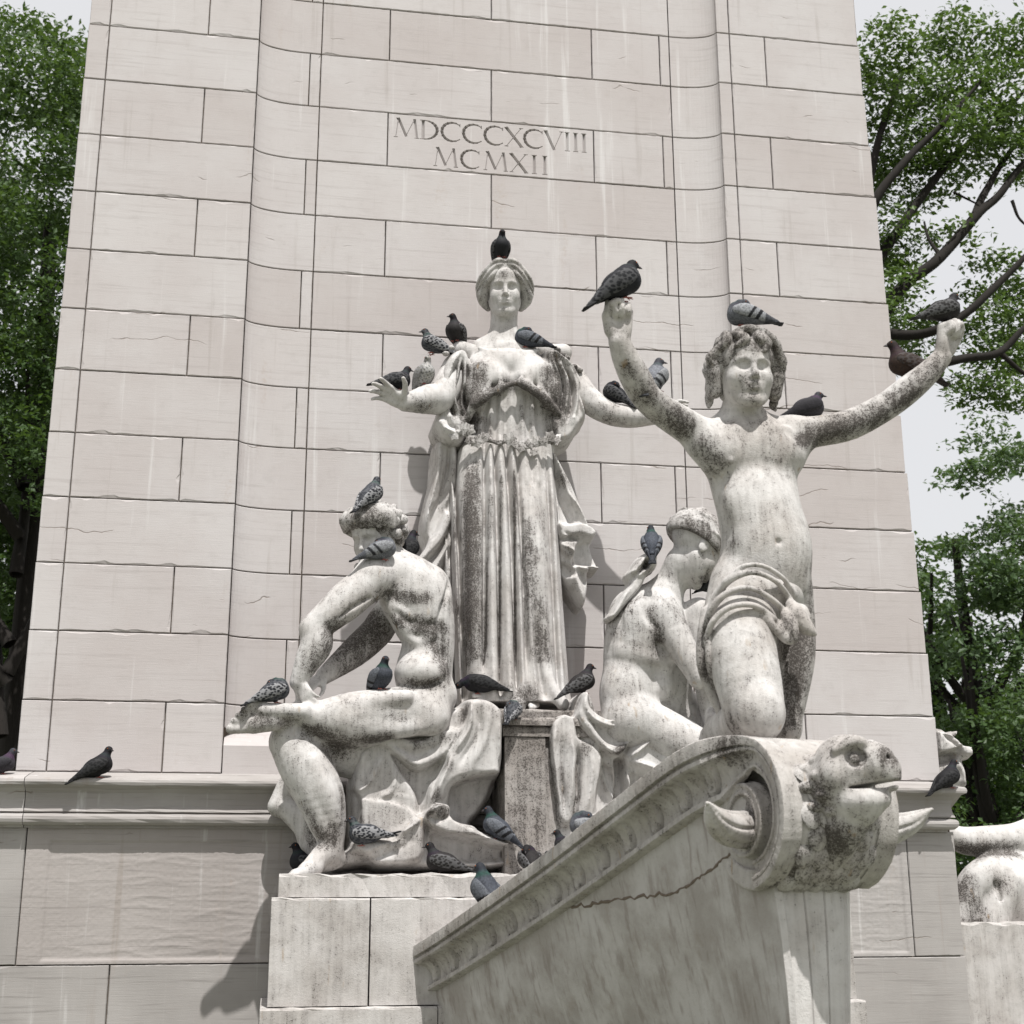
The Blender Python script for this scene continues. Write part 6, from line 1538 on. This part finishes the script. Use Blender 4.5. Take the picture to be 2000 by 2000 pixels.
for i, ((u, v), Y, hdg, pal, lab, kw) in enumerate(BIRDS):
    pigeon(u, v, Y, hdg, pal, lab, seed=i, **kw)
# ------------------------------------------------------------------ what shows past the right corner of the base
v4 = View(1480, 1000, 780); v4.k = .40380
rec = thing('reclining_statue', 'part of a reclining marble figure beyond the right corner of the base', 'statue', tuple(v4(1250, 2050, 12.6)))
XB = np.array(rec.location)
sc = Sculpt(.020)
tb(v4, [(925, 1555, 12.4), (1000, 1590, 12.4), (1120, 1590, 12.45), (1260, 1580, 12.5), (1420, 1540, 12.6)], [48, 66, 72, 78, 105], .05)
tb(v4, [(985, 1960, 12.3), (1030, 1830, 12.3), (1100, 1765, 12.3), (1200, 1760, 12.4), (1330, 1800, 12.5), (1480, 1850, 12.6)], [70, 80, 92, 115, 140, 170], .05)
tb(v4, [(1210, 1800, 12.28), (1160, 1880, 12.26), (1130, 1980, 12.26)], [90, 86, 90], .035); tb(v4, [(1120, 1760, 12.18), (1170, 1850, 12.14), (1160, 1950, 12.15)], [7, 10, 7], .04, 's')
tb(v4, [(1250, 1900, 12.4), (1420, 1930, 12.5)], [130, 150], .06); tb(v4, [(1000, 1950, 12.35), (1300, 1960, 12.45)], [70, 90], .06)
tb(v4, [(1480, 1850, 12.6), (1560, 1650, 12.7), (1600, 1450, 12.75)], [170, 160, 175], .06); tb(v4, [(1600, 1380, 12.75), (1610, 1250, 12.7)], [70, 65], .05)
sc.ell(v4(930, 1560, 12.38), (.07, .07, .08), .04)
head(sc, v4(1610, 1130, 12.65), .45, (-.5, -.8, -.1))
finish(sc, 'body', M_MARBLE, rec, XB, gk(v4, [(1000, 1640, 12.3, 1250, 1640, .08, .8), (1000, 1800, 12.2, 1050, 2000, .12, .6), (1170, 1800, 12.2, .15, .4)]), .16)
zr = v4(1000, 1985, 12.2)[2]
rplinth = thing('corner_plinth', 'plain stone plinth under the reclining figure at the right corner', 'plinth', (7.4, 12.9, 0))
rough_box('block', 5.93, 7.3, 12.0, 14.2, .62, zr, M_PLINTH, rplinth, np.array(rplinth.location)); rough_box('block', 7.306, 9.2, 12.0, 14.2, .62, zr, M_PLINTH, rplinth, np.array(rplinth.location)); rough_box('block', 5.93, 9.25, 11.9, 14.2, 0, .615, M_PLINTH, rplinth, np.array(rplinth.location))
orn_ = thing('carved_trophy', 'pale carved stone leaves behind the right end of the ledge', 'ornament', tuple(v4(950, 1335, 12.4)))
sc = Sculpt(.011)
relief_cloth(sc, v4, [(850, 1030), (900, 1040), (935, 1065), (960, 1048), (976, 1060), (965, 1092), (985, 1115), (1015, 1118), (1045, 1130), (1038, 1165), (1040, 1200), (1005, 1205), (1015, 1250), (1008, 1345), (860, 1345), (850, 1200)], 12.25, 12.7, 20,
    [([(860, 1060), (920, 1075), (970, 1130), (900, 1165), (860, 1150)], -.08, 8), ([(960, 1130), (1040, 1140), (1030, 1175), (980, 1170)], -.08, 7), ([(870, 1180), (960, 1170), (950, 1210), (880, 1220)], .10, 10), ([(950, 1050), (975, 1060), (960, 1085), (945, 1075)], -.06, 5)],
    [([(870, 1080), (920, 1110), (960, 1140)], .04, 7), ([(990, 1130), (1020, 1150), (1035, 1160)], .04, 6), ([(960, 1200), (990, 1260), (1000, 1330)], -.05, 12), ([(920, 1220), (940, 1280), (940, 1340)], -.04, 14)], .02, 3)
finish(sc, 'foliage_carving', M_MARBLE, orn_, np.array(orn_.location), [], .25)

# ------------------------------------------------------------------ ground and trees
t = NT('paving_and_turf'); gp = t.pos(); gn = t.noise(gp, .35, 5, .6); gn2 = t.noise(gp, 9, 4, .6)
gm = put('ground', np_mesh('ground', [(-400, -200, 0), (400, -200, 0), (400, 600, 0), (-400, 600, 0)], [[0, 1, 2, 3]]), t.done(t.mix(gn, t.mix(gn2, (.20, .19, .17), (.30, .28, .26)), (.06, .09, .03)), .95)); tag(gm, kind='structure')
def mat_leaf(name, a, b):
    t = NT(name); n = t.noise(t.pos(), 1.3, 3, .6); n2 = t.noise(t.pos(), 14, 2, .5)
    c = t.mix(t.math('ADD', t.math('MULTIPLY', n, .6), t.math('MULTIPLY', n2, .4)), a, b)
    t.done(c, .5, spec=.35); out = t.t.nodes['Material Output']
    tr = t.n('BsdfTranslucent'); t.set(tr.inputs[0], t.mix(.5, c, (.16, .26, .03)))
    mx = t.n('MixShader', i0=.28, i1=t.b.outputs[0], i2=tr.outputs[0]); t.t.links.new(mx.outputs[0], out.inputs[0])
    return t.m
M_LEAF = mat_leaf('spring_leaf', (.050, .095, .022), (.105, .165, .038)); M_LEAF_D = mat_leaf('deep_leaf', (.024, .056, .014), (.060, .105, .028)); M_LEAF_B = mat_leaf('blue_green_leaf', (.035, .075, .028), (.080, .125, .050))
def mat_bark():
    t = NT('dark_bark'); n = t.noise(t.pos((9, 9, 2)), 1.6, 5, .65)
    return t.done(t.mix(n, (.008, .007, .006), (.026, .022, .019)), .9, n, .6, .03)
M_BARK = mat_bark()
def limb_mesh(paths, sides=8):
    V, Q = [], []
    for pts in paths:                                          # rows of x, y, z, radius
        q = crom(pts, 5); tg = np.gradient(q[:, :3], axis=0); b0 = len(V)
        for i in range(len(q)):
            B_ = basis(tg[i], (.3, 1, .1))
            for a in range(sides):
                an = 2*math.pi*a/sides; r = q[i, 3]*(1+.10*math.sin(3*an+i)); V.append(q[i, :3]+r*(B_[:, 0]*math.cos(an)+B_[:, 1]*math.sin(an)))
        for i in range(len(q)-1):
            for a in range(sides): Q.append([b0+i*sides+a, b0+i*sides+(a+1) % sides, b0+(i+1)*sides+(a+1) % sides, b0+(i+1)*sides+a])
    return np.array(V), np.array(Q)
def leaves_mesh(clumps, size, seed, twig=True):
    """clumps: (centre, radius xyz, count); leaves sit in sprays so that the crown has gaps and dark hollows"""
    rs = np.random.RandomState(seed); C, N_ = [], []
    for c, r, n in clumps:
        ns = max(1, n//22); sp = rs.normal(size=(ns, 3)); sp /= np.linalg.norm(sp, axis=1, keepdims=True)
        sp *= rs.uniform(.25, 1.0, (ns, 1))**.5
        cen = np.asarray(c)+sp*np.asarray(r)
        k_ = rs.randint(0, ns, n); flat = rs.normal(size=(n, 3))*np.array((1, 1, .34))*size*1.9
        C.append(cen[k_]+flat); nn = rs.normal(size=(n, 3))*.55+np.array((0, -.25, .8)); N_.append(nn)
    C = np.vstack(C); N_ = np.vstack(N_); N_ /= np.linalg.norm(N_, axis=1, keepdims=True); n = len(C)
    d = rs.normal(size=(n, 3)); d[:, 2] -= .5; d -= N_*(d*N_).sum(1, keepdims=True); d /= np.linalg.norm(d, axis=1, keepdims=True); w_ = np.cross(N_, d)
    s_ = (size*rs.uniform(.45, 1.3, n))[:, None]
    V = np.stack([C-d*s_*.6, C+w_*s_*.36+N_*s_*.10, C+d*s_*.75, C-w_*s_*.36+N_*s_*.10], 1).reshape(-1, 3)
    b = np.arange(n)*4
    return V, np.vstack([np.stack([b, b+1, b+2], 1), np.stack([b, b+2, b+3], 1)])
def tree(label, base, trunk, clumps, size, seed, mat):
    root = thing('tree', label, 'tree', base, 'trees behind the monument'); B_ = np.array(base)
    V, Q = limb_mesh(trunk); put('trunk', np_mesh('trunk', V-B_, Q), M_BARK, root)
    V, T_ = leaves_mesh(clumps, size, seed); put('crown', np_mesh('crown', V-B_, T_, False), mat, root)
    return root
def z3(x, y, Y): return P(1200+x*.4089, 220+y*.4089, Y)
def lim(pts, Y, v=z3): return [list(v(x, y, Y+dy))+[r*.8] for x, y, r, dy in pts]
YT = 21.0
fork = z3(1050, 1500, YT)
tr_ = [[[fork[0]-.3, YT, 0, .34], [fork[0]-.2, YT, fork[2]*.5, .28], [fork[0], YT, fork[2], .22]]]
for pts in ([(1050, 1500, .20, 0), (1230, 1050, .16, 0), (1390, 820, .125, 0), (1560, 690, .115, 0), (1720, 500, .105, 0), (1830, 400, .085, 0), (1940, 260, .07, 0), (2100, 60, .05, 0)], [(1720, 490, .09, 0), (1770, 380, .08, .2), (1840, 260, .065, .3), (1940, 110, .05, .4), (2060, -60, .03, .5)],
            [(1050, 1500, .18, 0), (1180, 900, .15, .5), (1290, 660, .125, .8), (1400, 500, .10, .8), (1560, 280, .085, .8), (1720, 120, .065, .8), (1860, 0, .05, .8), (2000, -150, .03, .8)], [(1180, 900, .14, .5), (1200, 560, .12, .2), (1270, 380, .10, 0), (1400, 220, .08, 0), (1600, 20, .055, 0), (1750, -150, .03, 0)],
            [(1200, 560, .11, .2), (1225, 290, .09, .4), (1290, 40, .07, .6), (1380, -200, .04, .8)], [(1230, 1050, .13, 0), (1450, 1060, .10, -.6), (1640, 985, .085, -.8), (1800, 850, .075, -.8), (1940, 710, .06, -.8), (2080, 560, .04, -.8)], [(1230, 1150, .12, 0), (1480, 1200, .10, -1), (1690, 1172, .085, -1.2), (1840, 1145, .075, -1.2), (1940, 1045, .06, -1.2), (2060, 950, .04, -1.2)],
            [(1840, 1145, .06, -1.2), (1890, 1190, .05, -1.2), (1950, 1240, .04, -1.2), (2040, 1290, .03, -1.2)], [(1620, 380, .03, .2), (1700, 420, .022, .2), (1780, 460, .014, .2)], [(1560, 690, .05, 0), (1500, 600, .035, .2), (1480, 520, .02, .3)], [(1900, 420, .04, 0), (1930, 500, .03, 0), (1990, 560, .02, 0)]):
    tr_.append(lim(pts, YT-.7))
cl = []
for x, y, r in ((1280, 60, 90), (1400, 60, 110), (1550, 70, 120), (1700, 70, 130), (1850, 60, 110), (1290, 200, 90), (1420, 250, 120), (1560, 200, 110), (1700, 230, 115), (1860, 190, 100), (1300, 370, 90), (1450, 410, 95), (1590, 360, 60), (1890, 330, 45), (1310, 550, 85), (1400, 610, 50), (1330, 710, 80), (1380, 760, 60), (1600, 560, 45), (1690, 610, 40), (1500, 640, 50), (1770, 730, 60),
                (1860, 720, 60), (1915, 810, 70), (1750, 850, 55), (1850, 900, 80), (1800, 960, 85), (1890, 1020, 80), (1700, 1050, 85), (1770, 1120, 85), (1860, 1190, 85), (1750, 1280, 80), (1650, 1270, 55), (1850, 1300, 85), (1910, 1380, 70), (1690, 1370, 45), (1340, 900, 80), (1360, 1040, 85), (1410, 1130, 85), (1390, 1240, 55), (1330, 820, 90), (1480, 980, 60), (1580, 1060, 55), (1460, 1260, 40),
                (1250, -80, 120), (1450, -100, 140), (1650, -110, 140), (1850, -100, 140), (2000, 60, 120), (2000, 260, 100), (2000, 900, 120), (2000, 1150, 120), (1300, -300, 170), (1600, -320, 180), (1900, -320, 180), (1200, 300, 120), (1200, 700, 120), (1220, 1000, 130)):
    rm = r*.4089*mpp(YT); cl.append((z3(x, y, YT+rng.uniform(-.8, 1.2)), (rm, rm*1.6, rm*.85), int(430*(r/100)**2)))
tree('tall tree with long dark limbs against the sky, right of the pylon', (fork[0]-.3, YT, 0), tr_, cl, .095, 1, M_LEAF)
# lower dense trees on the right
def z4_(x, y, Y): return P(1480+x*.4038, 1000+y*.4038, Y)
def dense(label, u0, u1, v0, v1, Y, n, seed, mat, size=.11, taper=.35, trunks=2):
    rs = np.random.RandomState(seed); cl = []; uc = (u0+u1)/2
    for _ in range(n):
        tv = rs.uniform(0, 1)**.85; v = v0+(v1-v0)*tv; half = (u1-u0)/2*(taper+(1-taper)*min(1, tv*2.2)); u = uc+rs.uniform(-1, 1)*half
        r = rs.uniform(.35, .75); cl.append((P(u, v, Y+rs.uniform(-1.5, 1.5)), (r, r, r*.6), int(230*r/.5)))
    g0 = P(uc, v1, Y); tp = P(uc, v0, Y); tks = []
    tks.append([[g0[0], Y+.8, 0, .26], [g0[0]+.1, Y+.8, tp[2]*.45, .18], [g0[0]-.1, Y+.6, tp[2]*.8, .07]])
    for q in range(trunks*4):
        a = rs.uniform(-1, 1); hh = tp[2]*rs.uniform(.25, .5); tks.append([[g0[0]+.05, Y, hh, .12], [g0[0]+a*1.2, Y+rs.uniform(-.6, .6), hh+1.5, .08], [g0[0]+a*1.9, Y+rs.uniform(-1, 1), hh+3.4, .03]])
    return tree(label, (g0[0], Y, 0), tks, cl, size, seed, mat)
dense('bushy blue-green tree rising below the sky gap on the right', 1775, 2150, 840, 1700, 27, 105, 3, M_LEAF_B, .115)
dense('dark dense tree low behind the right end of the ledge', 1700, 2080, 1060, 1780, 33, 110, 4, M_LEAF_D, .15, .8)
dense('bright green low tree far behind the reclining statue', 1830, 2100, 1330, 1800, 24, 50, 9, M_LEAF_D, .10, .9)
# left side
dense('tall dark tree in leaf beside the upper left edge of the pylon', -110, 185, 60, 1000, 24, 110, 5, M_LEAF_D, .10, .98)
dense('dense dark tree low beside the left edge of the pylon', -110, 165, 780, 1650, 27, 130, 6, M_LEAF_D, .12, .95)
dense('sunlit green tree far behind the left edge of the pylon', -150, 200, 60, 1300, 33, 90, 7, M_LEAF_D, .17, .98)
